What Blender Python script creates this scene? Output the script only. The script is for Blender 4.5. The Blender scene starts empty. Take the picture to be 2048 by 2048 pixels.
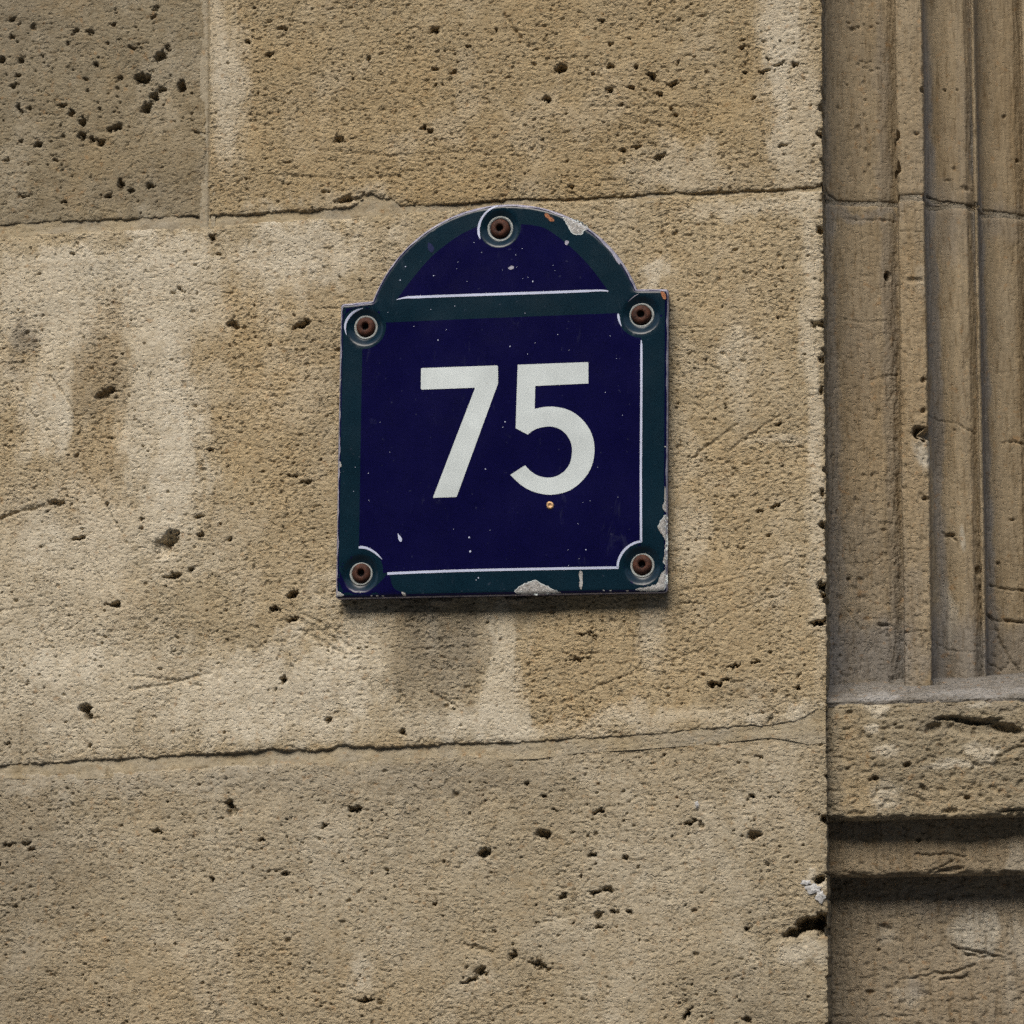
import bpy, math, random
import numpy as np
from mathutils import Vector, Matrix
from mathutils.geometry import delaunay_2d_cdt

# ------------------------------------------------------------------ camera, world, sun, exposure
C = bpy.context.scene.collection
scn = bpy.context.scene
ALPHA, BETA, DIST, FPX = math.radians(9.5), math.radians(9.0), 1.74, 5700.0   # camera stands right of and below the sign
cam_d = bpy.data.cameras.new('camera')
cam = bpy.data.objects.new('camera', cam_d); C.objects.link(cam)
cam_loc = Vector((DIST*math.sin(ALPHA)*math.cos(BETA), -DIST*math.cos(ALPHA)*math.cos(BETA), -DIST*math.sin(BETA)))
rot = (-cam_loc).to_track_quat('-Z', 'Y').to_matrix()
ROLL = math.radians(-0.5)
rot = rot @ Matrix.Rotation(ROLL, 3, 'Z')
cam.matrix_world = Matrix.Translation(cam_loc) @ rot.to_4x4()
cam_d.lens = 36*FPX/2048; cam_d.sensor_width = 36; cam_d.clip_start = 0.05; cam_d.clip_end = 400
scn.camera = cam
scn.render.resolution_x = scn.render.resolution_y = 1024

SUN_EL, SUN_AZ = math.radians(46), math.radians(-11)      # azimuth measured from straight out of the wall, minus = from the left
world = bpy.data.worlds.new('World'); scn.world = world; world.use_nodes = True
wn = world.node_tree.nodes; wl = world.node_tree.links
bg = wn['Background']; sky = wn.new('ShaderNodeTexSky'); sky.sky_type = 'NISHITA'; sky.sun_disc = False
sky.sun_elevation = SUN_EL; sky.sun_rotation = math.pi + SUN_AZ * -1
sky.air_density = 1.0; sky.dust_density = 4.0; sky.ozone_density = 0.6
wl.new(sky.outputs[0], bg.inputs[0]); bg.inputs[1].default_value = 0.10
sd = bpy.data.lights.new('sun', 'SUN'); sd.energy = 1.4; sd.angle = math.radians(38); sd.color = (1.0, 0.968, 0.888)
sun = bpy.data.objects.new('sun', sd); C.objects.link(sun)
sdir = Vector((math.sin(SUN_AZ)*math.cos(SUN_EL), -math.cos(SUN_AZ)*math.cos(SUN_EL), math.sin(SUN_EL)))
sun.rotation_euler = sdir.to_track_quat('Z', 'Y').to_euler(); sun.location = sdir*5
scn.view_settings.view_transform = 'Standard'; scn.view_settings.look = 'None'
scn.view_settings.gamma = 1; scn.view_settings.use_curve_mapping = False
scn.view_settings.exposure = 0.88
scn.render.engine = 'CYCLES'; scn.cycles.use_denoising = False        # the denoiser smears the stone grain

# ------------------------------------------------------------------ helpers
MM = 0.001; PX = 0.000305                                  # one photo pixel on the wall is about 0.305 mm
Rm = np.array(rot); CL = np.array(cam_loc)
def W(px, py, y=0.0):
    """where the line of sight through a place in the photo meets the plane at depth y -> x, z"""
    d = Rm @ np.array([(px-1024)/FPX, -(py-1024)/FPX, -1.0])
    t = (y-CL[1])/d[1]
    return CL[0]+d[0]*t, CL[2]+d[2]*t
def Ws(pts, y=0.0): return np.array([W(a, b, y) for a, b in pts])

rng0 = np.random.default_rng(7)
PERM = rng0.permutation(4096); ANG = rng0.random(4096)*2*np.pi
GX = np.cos(ANG).astype(np.float32); GY = np.sin(ANG).astype(np.float32)
def perlin(x, y, seed=0):
    x = x + seed*17.31; y = y + seed*9.77
    xi = np.floor(x).astype(np.int64); yi = np.floor(y).astype(np.int64)
    xf = (x-xi).astype(np.float32); yf = (y-yi).astype(np.float32)
    u = xf*xf*xf*(xf*(xf*6-15)+10); v = yf*yf*yf*(yf*(yf*6-15)+10)
    def g(i, j, dx, dy):
        h = PERM[(PERM[(xi+i+seed*131) & 4095] + yi + j) & 4095]
        return GX[h]*dx + GY[h]*dy
    n0 = g(0, 0, xf, yf); n1 = g(1, 0, xf-1, yf); a = n0+u*(n1-n0)
    n0 = g(0, 1, xf, yf-1); n1 = g(1, 1, xf-1, yf-1); b = n0+u*(n1-n0)
    return (a+v*(b-a))*1.5
def fbm(x, y, oct=3, seed=0, gain=0.5):
    s = 0; a = 1.0
    for k in range(oct):
        s = s + a*perlin(x*2**k, y*2**k, seed+k*3); a *= gain
    return s
def sstep(a, b, x):
    t = np.clip((x-a)/(b-a), 0, 1); return t*t*(3-2*t)

def put_props(o, label=None, cat=None, group=None, kind=None):
    if label: o['label'] = label
    if cat: o['category'] = cat
    if group: o['group'] = group
    if kind: o['kind'] = kind
def empty(name, loc, label, cat):
    o = bpy.data.objects.new(name, None); C.objects.link(o); o.location = loc; o.empty_display_size = 0.05
    put_props(o, label, cat); return o
def link_mesh(name, me, parent=None, origin=None, mat=None):
    o = bpy.data.objects.new(name, me); C.objects.link(o)
    if mat: me.materials.append(mat)
    origin = Vector((0, 0, 0)) if origin is None else Vector(origin)
    if parent is not None:
        o.parent = parent
        base = parent.location if parent.parent is None else parent.location+parent.parent.location
        o.location = origin-base
    else: o.location = origin
    return o
def mesh_np(name, V, F, mat, parent=None, masks=None, smooth=True, label=None):
    """V (n,3) world coordinates, F (m,3|4) index array"""
    org = (V.min(0)+V.max(0))/2
    me = bpy.data.meshes.new(name); k = F.shape[1]
    me.vertices.add(len(V)); me.vertices.foreach_set('co', (V-org).astype(np.float32).ravel())
    me.loops.add(F.size); me.loops.foreach_set('vertex_index', F.astype(np.int32).ravel())
    me.polygons.add(len(F)); me.polygons.foreach_set('loop_start', np.arange(0, F.size, k, dtype=np.int32))
    me.polygons.foreach_set('loop_total', np.full(len(F), k, np.int32))
    me.polygons.foreach_set('use_smooth', np.full(len(F), smooth))
    if masks is not None:
        at = me.attributes.new('stain', 'FLOAT_COLOR', 'POINT'); at.data.foreach_set('color', masks.astype(np.float32).ravel())
    me.update(calc_edges=True); me.validate()
    o = link_mesh(name, me, parent, org, mat)
    if label: o['label'] = label
    return o
def grid_faces(n, m, keep=None, off=0):
    idx = np.arange(n*m).reshape(n, m)
    a = idx[:-1, :-1]; b = idx[1:, :-1]; c = idx[1:, 1:]; d = idx[:-1, 1:]
    F = np.stack([a, d, c, b], -1).reshape(-1, 4)
    if keep is not None:
        kp = (keep[:-1, :-1] | keep[1:, :-1] | keep[1:, 1:] | keep[:-1, 1:]).ravel(); F = F[kp]
    return F+off
def compact(V, F, M=None):
    used = np.unique(F); rem = np.full(len(V), -1); rem[used] = np.arange(len(used))
    return V[used], rem[F], (M[used] if M is not None else None)
def axis(lo, fa, fb, hi, fine, coarse):
    """growing steps outside fa..fb, fine steps inside"""
    out = [fa]; s = fine
    L = []
    x = fa
    while x > lo: s = min(s*1.25, coarse); x -= s; L.append(x)
    mid = np.arange(fa, fb, fine); R = []; x = mid[-1]; s = fine
    while x < hi: s = min(s*1.25, coarse); x += s; R.append(x)
    return np.array(L[::-1]+list(mid)+R)

# ------------------------------------------------------------------ materials
def new_mat(name):
    m = bpy.data.materials.new(name); m.use_nodes = True
    nt = m.node_tree; return m, nt, nt.nodes['Principled BSDF']
def nd(nt, t, **kw):
    n = nt.nodes.new(t)
    for k, v in kw.items():
        if hasattr(n, k): setattr(n, k, v)
        else: n.inputs[k].default_value = v
    return n
def mixc(nt, fac, a, b, mode='MIX'):
    n = nt.nodes.new('ShaderNodeMix'); n.data_type = 'RGBA'; n.blend_type = mode
    for s, v in ((0, fac), (6, a), (7, b)):
        if hasattr(v, 'is_linked') or isinstance(v, bpy.types.NodeSocket): nt.links.new(v, n.inputs[s])
        else: n.inputs[s].default_value = v if s == 0 else (*v, 1)
    return n.outputs[2]
def noise(nt, scale, detail=3, rough=0.55, stretch=None, dist=0):
    g = nt.nodes.new('ShaderNodeNewGeometry'); v = g.outputs['Position']
    if stretch:
        mp = nt.nodes.new('ShaderNodeMapping'); mp.inputs['Scale'].default_value = stretch
        nt.links.new(v, mp.inputs[0]); v = mp.outputs[0]
    n = nt.nodes.new('ShaderNodeTexNoise'); n.inputs['Scale'].default_value = scale; n.inputs['Detail'].default_value = detail
    n.inputs['Roughness'].default_value = rough; n.inputs['Distortion'].default_value = dist
    nt.links.new(v, n.inputs['Vector']); return n.outputs[0]
def ramp(nt, fac, stops):
    r = nt.nodes.new('ShaderNodeValToRGB'); nt.links.new(fac, r.inputs[0])
    e = r.color_ramp.elements
    while len(e) < len(stops): e.new(0.5)
    for q, (p, c) in zip(e, stops): q.position = p; q.color = (*c, 1) if len(c) == 3 else c
    return r.outputs[0]
def math_(nt, op, a, b=None, clamp=False):
    n = nt.nodes.new('ShaderNodeMath'); n.operation = op; n.use_clamp = clamp
    for i, v in enumerate((a, b)):
        if v is None: continue
        if isinstance(v, (int, float)): n.inputs[i].default_value = v
        else: nt.links.new(v, n.inputs[i])
    return n.outputs[0]
G3 = lambda v: (v, v, v)
def stone_material(name, base, pale, ochre, grime_and_shade, streak=False, bump=.0009):
    m, nt, p = new_mat(name)
    at = nt.nodes.new('ShaderNodeAttribute'); at.attribute_name = 'stain'
    sep = nt.nodes.new('ShaderNodeSeparateColor'); nt.links.new(at.outputs['Color'], sep.inputs[0])
    col = mixc(nt, ramp(nt, noise(nt, 26, 4), [(0.35, G3(0)), (0.65, G3(1))]), base, tuple(c*0.86 for c in base))
    col = mixc(nt, sep.outputs[1], col, ochre)
    col = mixc(nt, sep.outputs[0], col, pale)
    col = mixc(nt, sep.outputs[2], col, grime_and_shade)
    # mineral grains: warm, pale and dark specks of the stone itself
    st = (1, 1, 0.16) if streak else (0.8, 1, 1.25)
    f = ramp(nt, noise(nt, 420, 3, 0.7, st), [(0.30, (0.60, 0.55, 0.48)), (0.44, G3(0.94)), (0.60, G3(1.07)), (0.74, (1.28, 1.24, 1.17))])
    col = mixc(nt, 0.85, col, f, 'MULTIPLY')
    f2 = ramp(nt, noise(nt, 130, 3, 0.6, st), [(0.30, (0.84, 0.80, 0.74)), (0.5, G3(1.0)), (0.72, (1.10, 1.10, 1.10))])
    col = mixc(nt, 0.8, col, f2, 'MULTIPLY')
    rust = ramp(nt, noise(nt, 210, 2, 0.5), [(0.62, G3(0)), (0.75, G3(0.45))])
    col = mixc(nt, rust, col, (0.30, 0.17, 0.07))
    nt.links.new(col, p.inputs['Base Color']); p.inputs['Roughness'].default_value = 0.95; p.inputs['Specular IOR Level'].default_value = 0.15
    g1 = math_(nt, 'ADD', noise(nt, 560, 1, 0.5, (0.85, 1, 1.15)), math_(nt, 'MULTIPLY', noise(nt, 1150, 1, 0.5), .45))
    g2 = math_(nt, 'MULTIPLY', ramp(nt, noise(nt, 430, 2, 0.5, (0.8, 1, 1.2)), [(0.57, G3(0)), (0.70, G3(1))]), -1.0)
    h = math_(nt, 'MULTIPLY', math_(nt, 'ADD', g1, g2), math_(nt, 'ADD', math_(nt, 'MULTIPLY', at.outputs['Alpha'], .85), .15))
    b = nt.nodes.new('ShaderNodeBump'); b.inputs['Strength'].default_value = 1.0; b.inputs['Distance'].default_value = bump
    nt.links.new(h, b.inputs['Height']); nt.links.new(b.outputs[0], p.inputs['Normal'])
    return m
PALE = (0.60, 0.545, 0.43); OCHRE = (0.385, 0.286, 0.152); GRIME_AND_SHADE = (0.19, 0.165, 0.125)
M_stone = stone_material('limestone', (0.37, 0.305, 0.195), PALE, OCHRE, GRIME_AND_SHADE)
M_stone_d = stone_material('limestone_brown', (0.235, 0.202, 0.137), PALE, OCHRE, GRIME_AND_SHADE)  # brown stone, its base also darkened to paint in the corner vignette
M_mortar = stone_material('lime_mortar', (0.335, 0.285, 0.195), (0.41, 0.375, 0.30), (0.35, 0.275, 0.16), (0.2, 0.18, 0.15))
M_ledge = stone_material('grey_mortar', (0.20, 0.182, 0.155), (0.34, 0.33, 0.31), (0.22, 0.19, 0.14), (0.15, 0.138, 0.12))
M_jamb = stone_material('tooled_limestone', (0.29, 0.235, 0.155), (0.42, 0.38, 0.30), (0.31, 0.235, 0.14), (0.20, 0.185, 0.165), streak=True, bump=.0006)

# ------------------------------------------------------------------ stones of the wall
def interp_edge(pts, y=0.0):
    P = Ws(pts, y); P = P[np.argsort(P[:, 0])]
    return lambda x: np.interp(x, P[:, 0], P[:, 1])
def interp_edge_v(pts, y=0.0):
    P = Ws(pts, y); P = P[np.argsort(P[:, 1])]
    return lambda z: np.interp(z, P[:, 1], P[:, 0])
e_up_low = interp_edge([(-3000,545),(0,450),(109,442),(250,437),(400,431),(470,430),(543,424),(652,418),(700,413),(725,398),(750,392),(783,400),(800,409),(850,410),(914,407),(980,402),(1048,396),(1097,398),(1162,396),(1296,387),(1445,382),(1644,373),(1700,372)])
e_mid_top = interp_edge([(-3000,575),(0,476),(109,467),(254,460),(362,456),(470,448),(616,440),(700,436),(800,427),(900,419),(1000,411),(1100,404),(1162,402),(1296,394),(1445,389),(1644,381),(1700,380)])
e_mid_low = interp_edge([(-3000,1620),(0,1531),(72,1527),(217,1519),(362,1510),(471,1505),(543,1498),(634,1501),(691,1491),(763,1496),(919,1487),(1048,1484),(1126,1480),(1229,1473),(1333,1465),(1540,1450),(1590,1442),(1638,1420),(1700,1415)])
e_bot_top = interp_edge([(-3000,1645),(0,1545),(109,1549),(217,1545),(326,1539),(471,1530),(700,1521),(763,1518),(919,1511),(1074,1506),(1157,1494),(1281,1487),(1436,1475),(1540,1463),(1585,1470),(1618,1477),(1643,1474),(1700,1473)])
v_left = interp_edge_v([(409,-2000),(410,0),(411,217),(411,430)])
v_right = interp_edge_v([(417,-2000),(418,0),(418,217),(417,430)])
v_end = interp_edge_v([(1638,-2200),(1643,0),(1645,370),(1648,700),(1651,1100),(1653,1400),(1655,2048),(1662,4200)])

XL, XR = W(0, 1024)[0]-0.012, W(1660, 1024)[0]
ZT, ZB = W(1024, 0)[1]+0.012, W(1024, 2048)[1]-0.012
XMIN, XMAX, ZMIN, ZMAX = -1.6, W(1665, 1024)[0]+0.02, -1.87, 1.2
FINE = 0.00060

PITS = [  # x, y in the photo, half width, half height (photo px), turn (deg), depth (mm)
(22,38,7,6,0,4),(38,47,4,3,0,2),(24,74,5,4,0,3),(65,54,6,7,0,2),(150,62,9,5,30,2.5),(178,63,9,5,-30,2.5),(214,87,3,3,0,2),(134,87,4,4,0,2),(264,96,8,4,-20,2.5),
(42,118,8,6,30,3),(83,112,4,3,0,2),(192,129,5,7,30,3),(2,120,6,8,0,4),(34,150,5,5,0,3),(27,170,9,6,30,3),(237,156,6,5,20,3),(306,33,7,4,0,2.5),(308,16,10,4,0,2.5),(226,49,6,5,0,3),
(319,112,12,9,20,6),(283,156,17,10,-10,7),(322,178,8,5,0,5),(362,172,8,12,0,6),(308,192,8,11,-30,5),(293,214,9,13,-40,6),(335,96,5,8,20,3),
(38,217,5,12,25,4),(58,216,4,4,0,3),(125,210,10,4,0,3),(143,225,6,7,-30,4),(165,243,8,9,0,5),(165,272,9,9,0,5),(185,279,9,5,-15,4),(203,284,10,7,10,5),(228,255,15,6,15,5),
(76,289,7,6,10,5),(40,283,6,5,0,3),(199,217,5,3,0,3),(174,181,4,3,0,3),(241,368,7,10,20,5),(261,382,6,5,0,4),(301,373,10,5,0,4),(217,391,8,4,15,3),(47,391,12,3,0,3),(127,404,7,3,0,3),(12,320,6,3,0,2),(109,320,5,3,0,2),
(496,83,5,5,0,5),(540,109,9,4,10,3),(565,58,13,4,0,3),(677,279,10,6,20,4),(424,475,7,7,0,7),(145,509,5,4,0,3),(359,580,7,5,0,3),(464,648,11,9,-30,4),(472,655,6,8,0,5),
(601,650,14,9,0,8),(590,655,11,3,25,3),(612,644,7,6,60,5),(208,787,24,9,28,4),(228,782,12,5,0,3),(340,1078,22,15,50,6),(326,1096,22,22,35,3),(402,1070,8,6,20,4),(460,1077,6,5,20,4),
(344,1153,18,6,8,5),(382,1140,6,5,0,4),(232,1209,13,6,5,7),(217,1208,8,2,0,4),(585,1189,11,7,20,7),(547,1218,8,5,0,7),(583,1238,13,4,5,4),(567,1359,7,8,-20,8),(551,1379,3,3,0,3),
(612,964,16,4,5,4),(585,953,12,3,-20,3),(562,984,3,3,0,3),(420,901,8,4,-20,4),(399,1033,12,4,10,4),(284,1037,4,4,0,3),(159,1077,14,4,15,3.5),(112,1006,20,7,0,3.5),(214,1008,4,4,0,3),
(170,1418,12,11,10,8),(176,1432,7,9,-10,8),(179,1493,4,4,0,4),(16,1487,8,3,25,3.5),(458,1608,10,8,-30,6),(462,1622,12,9,0,4),(523,1679,6,4,0,4),(424,1760,5,5,0,4),(648,1652,8,4,20,5),
(54,1686,9,5,20,4),(62,1699,10,4,10,4),(569,1748,10,4,10,4),(312,1662,14,3,-10,3),(656,1440,9,5,0,4),(449,1465,3,3,0,3),(15,1690,14,3,10,3),
(710,1619,13,7,0,6),(1085,1669,16,10,-10,6),(968,1706,15,8,20,7),(1199,1622,12,5,20,5),(1110,1619,7,3,0,4),(1381,1647,9,5,20,5),(1507,1671,15,8,10,5),(1053,1567,4,4,0,4),(1088,1592,4,4,0,4),
(1190,1785,14,5,15,4),(1215,1779,14,5,-10,4),(1125,1793,9,5,15,4),(1197,1830,9,8,0,4),(1229,1823,7,4,0,4),(1261,1825,7,4,0,4),(1197,1855,8,4,0,3.5),(1184,1711,9,4,0,4),(1251,1716,6,4,0,3.5),(1162,1751,4,5,0,3.5),
(1025,1912,8,11,-20,5),(1078,1932,24,6,-20,4),(961,1945,13,10,20,6),(940,1962,16,5,30,4),(730,2001,20,4,5,4),(1495,1858,7,4,30,4),(1376,2027,15,4,45,4),(869,1808,4,3,0,4),(1503,1592,6,5,0,4),(1495,2039,12,5,0,4),
(869,60,8,9,-30,6),(936,92,5,4,0,5),(993,60,4,4,0,4),(889,102,3,3,0,3),(1122,137,13,8,20,7),(1219,134,8,6,0,6),(1222,87,6,4,10,5),(1259,76,4,3,0,3),(1272,134,4,4,0,4),(1185,149,4,3,0,4),(1301,152,12,6,-15,5),(1346,169,13,4,0,4),
(1095,199,8,6,0,8),(1219,181,6,6,0,5),(1264,176,7,4,-20,5),(1319,189,5,5,0,5),(1242,210,7,3,10,4),(1349,231,6,4,0,4),(1342,217,4,4,0,3),(847,253,5,7,0,6),(858,262,7,4,-30,4),(906,144,9,4,10,4),(871,137,10,3,0,3.5),(737,117,5,4,0,3),
(1537,119,6,4,0,4),(1527,142,12,3,22,4),(1560,128,14,2,22,3),(1490,144,6,4,30,4),(1590,128,6,4,0,4),(1272,294,10,4,10,4.5),(1247,301,5,4,0,4),(1321,312,16,5,15,4),(1567,291,10,4,0,4),(1142,374,5,4,0,4),(1202,42,7,4,0,4),(871,169,3,3,0,3),(1507,194,5,4,0,4),(1485,80,6,3,0,4),(1485,94,9,3,0,3),
(690,400,22,6,10,4),(760,402,26,9,-10,6),(735,392,16,6,0,5),
(1467,1332,14,3,8,4),(1509,1325,9,3,10,4),(1431,1368,16,4,5,5),(1454,1361,9,4,5,5),(1597,1377,5,4,0,4),(1172,1268,20,2,10,3),(1190,1274,7,3,-30,3),(807,1465,8,5,-30,5),(1160,1318,30,2,5,2.5),(1518,1513,8,4,0,3),
(1553,1012,15,3,25,4),(1520,1022,8,3,20,3),(1557,848,7,5,20,3),(1540,1440,6,4,0,3),(560,1219,3,3,0,3),(575,1195,3,3,0,3),(1390,1640,5,3,0,3),(1375,2030,14,3,50,3),
(1645,1172,12,9,-20,9),(1652,1188,10,8,0,8),(1634,1247,16,5,5,9),(1646,1240,8,4,30,6),(1588,1866,22,9,14,9),(1617,1848,26,15,10,14),(1645,1848,16,22,0,14),(1640,1758,14,8,35,9),(1650,1640,6,8,0,6),
(1640,268,6,6,0,5),(1642,372,14,5,0,7),(1640,460,6,8,0,4),(1636,648,16,7,0,4),(1644,1050,6,8,0,5),(1644,985,5,12,0,4),(1645,720,6,8,0,4),(1643,780,5,10,0,4),(1600,1350,10,3,35,2),
]
CRACKS = [  # thin scratches and cracks: points, width px, depth mm
([(0,1037),(22,1027),(47,1019),(70,1017),(83,1011)],3,2.6),([(100,752),(118,775),(135,800),(150,830)],1.6,1.2),([(165,930),(185,965),(205,1000),(228,1040),(253,1086)],1.7,1.3),([(268,834),(280,850),(293,870)],1.8,1.4),
([(170,1105),(183,1130),(205,1165)],1.6,1.0),([(76,1230),(84,1260),(92,1280)],1.5,1.0),([(180,535),(190,570),(196,610)],1.4,0.9),([(60,820),(90,860),(118,908)],1.4,0.9),([(42,1430),(43,1470),(44,1520)],1.8,1.4),
([(1008,30),(1022,50),(1033,66),(1043,75)],3,1.8),([(857,1382),(885,1398),(914,1413)],3,1.6),([(795,1377),(808,1396)],2.5,1.3),([(1375,925),(1410,895),(1450,868),(1474,848)],2.2,1.2),([(1455,905),(1500,870),(1560,830)],2,1.0),([(1478,680),(1486,740),(1492,790)],2,0.8),
([(385,262),(400,267),(412,272)],2.5,2),([(0,1222),(40,1216),(70,1211)],1.6,1.0),([(598,1240),(650,1268),(700,1295)],5,1.1),([(600,1262),(660,1292),(690,1310)],4,1.0),([(610,1230),(670,1262)],3,0.9),
([(1095,1415),(1160,1390),(1240,1355),(1330,1325),(1400,1300)],2.5,0.9),([(1300,660),(1400,655),(1500,650)],2,0.7),([(1340,1560),(1400,1562),(1450,1550)],1.6,0.6),([(930,1890),(960,1898),(985,1905)],4,1.5),([(1395,1265),(1460,1225),(1560,1190)],2,0.8),
([(640,300),(780,312),(900,305),(1060,312)],2,0.8),([(560,350),(680,358),(800,352)],2.4,0.8),([(1180,215),(1280,212),(1400,214)],2,0.7),([(1360,1180),(1430,1172),(1500,1150)],2,0.8),([(1500,1130),(1580,1110)],2,0.8),
([(260,1380),(330,1370),(420,1345)],3,1.2),([(270,1352),(360,1362),(400,1372)],3,1.1),([(560,600),(545,640)],2,0.6),
]
# stains: kind (0 pale, 1 ochre, 2 grime plus painted corner darkening), x, y, half w, half h, strength, edge softness
STAINS = [
(0,90,620,130,120,.75,.5),(0,110,820,60,80,.8,.5),(0,330,600,110,140,.7,.5),(0,250,520,200,40,.55,.6),(0,320,830,95,110,.75,.5),(0,345,960,55,110,.8,.5),(0,250,1070,180,90,.55,.6),(0,100,1180,180,220,.5,.7),(0,150,1400,260,130,.6,.6),(0,560,1390,210,100,.85,.5),(0,700,1290,80,110,.55,.6),
(0,600,500,150,70,.7,.6),(0,560,560,60,80,.5,.6),(0,860,1258,15,48,.7,.6),(0,1000,1330,48,150,.75,.4),(0,950,1450,150,35,.75,.5),(0,1310,1260,24,62,.6,.8),(0,1310,555,34,28,.8,.5),(0,1260,1440,110,26,.5,.5),(0,1470,1445,120,18,.4,.6),
(0,1560,90,38,230,.7,.5),(0,1600,160,50,240,.5,.5),(0,1630,850,18,420,.6,.5),(0,1480,730,30,120,.35,.7),(0,460,170,26,170,.7,.5),(0,432,100,20,200,.45,.5),(0,725,395,80,22,.4,.6),(0,1380,330,90,40,.45,.6),(0,1370,1080,40,70,.45,.6),(0,1560,880,60,10,.4,.5),(0,1610,1452,50,28,.6,.4),
(0,1500,420,130,20,.5,.6),(0,80,1560,300,30,.5,.6),(0,620,1560,420,22,.3,.7),(0,720,1945,20,40,.6,.5),(0,1240,1980,70,70,.35,.7),(0,1560,1540,60,110,.4,.7),(0,1600,1905,48,24,.75,.4),(0,1630,1775,18,16,1.0,.3),(0,1393,1609,5,6,1,.3),(0,955,1960,60,30,.4,.6),(0,1300,1750,150,160,.35,.8),(0,620,1700,300,150,.25,.9),
(1,500,740,130,180,.65,.6),(1,640,560,60,70,.45,.6),(1,590,1000,150,230,.35,.8),(1,190,690,52,120,.8,.4),(1,170,1000,90,110,.4,.7),(1,210,900,75,120,.55,.5),(1,30,900,60,200,.45,.7),(1,1190,1300,140,150,.6,.8),(1,1180,1425,90,34,.9,.4),(1,1450,1200,170,280,.5,.8),(1,1480,600,150,230,.4,.9),(1,1000,260,700,150,.35,.9),(1,800,370,300,50,.4,.7),(1,1100,1440,40,18,.6,.4),
(1,400,2000,700,90,.55,.7),(1,1600,1590,28,22,.6,.5),(1,450,1900,140,60,.3,.7),(1,560,780,80,60,.3,.7),(1,1420,960,120,120,.3,.8),(1,840,1500,800,10,.5,.8),
(2,42,690,30,48,.75,.5),(2,195,740,48,110,.36,.6),(1,42,690,44,70,.6,.6),(2,865,1310,72,125,.5,.75),(2,900,1240,55,70,.4,.8),(2,830,1260,30,70,.25,.8),(2,200,940,60,60,.2,.7),(2,940,1560,200,45,.30,.7),(2,680,1580,260,40,.25,.7),(2,0,1750,170,260,.42,.9),(2,0,2040,300,60,.25,.9),(2,20,20,160,140,.3,.9),(2,800,1215,90,22,.35,.6),(2,1060,1210,60,20,.4,.6),(2,1320,1220,40,50,.25,.6),(2,1500,1400,60,40,.2,.7),(2,640,720,30,300,.15,.8),(2,300,380,180,45,.25,.7),(2,1530,2010,90,60,.3,.8),(2,300,1560,300,24,.2,.6),(2,60,1040,70,40,.2,.6),  # dark blobs at the left corners: dirt plus a painted lens vignette
]
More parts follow.
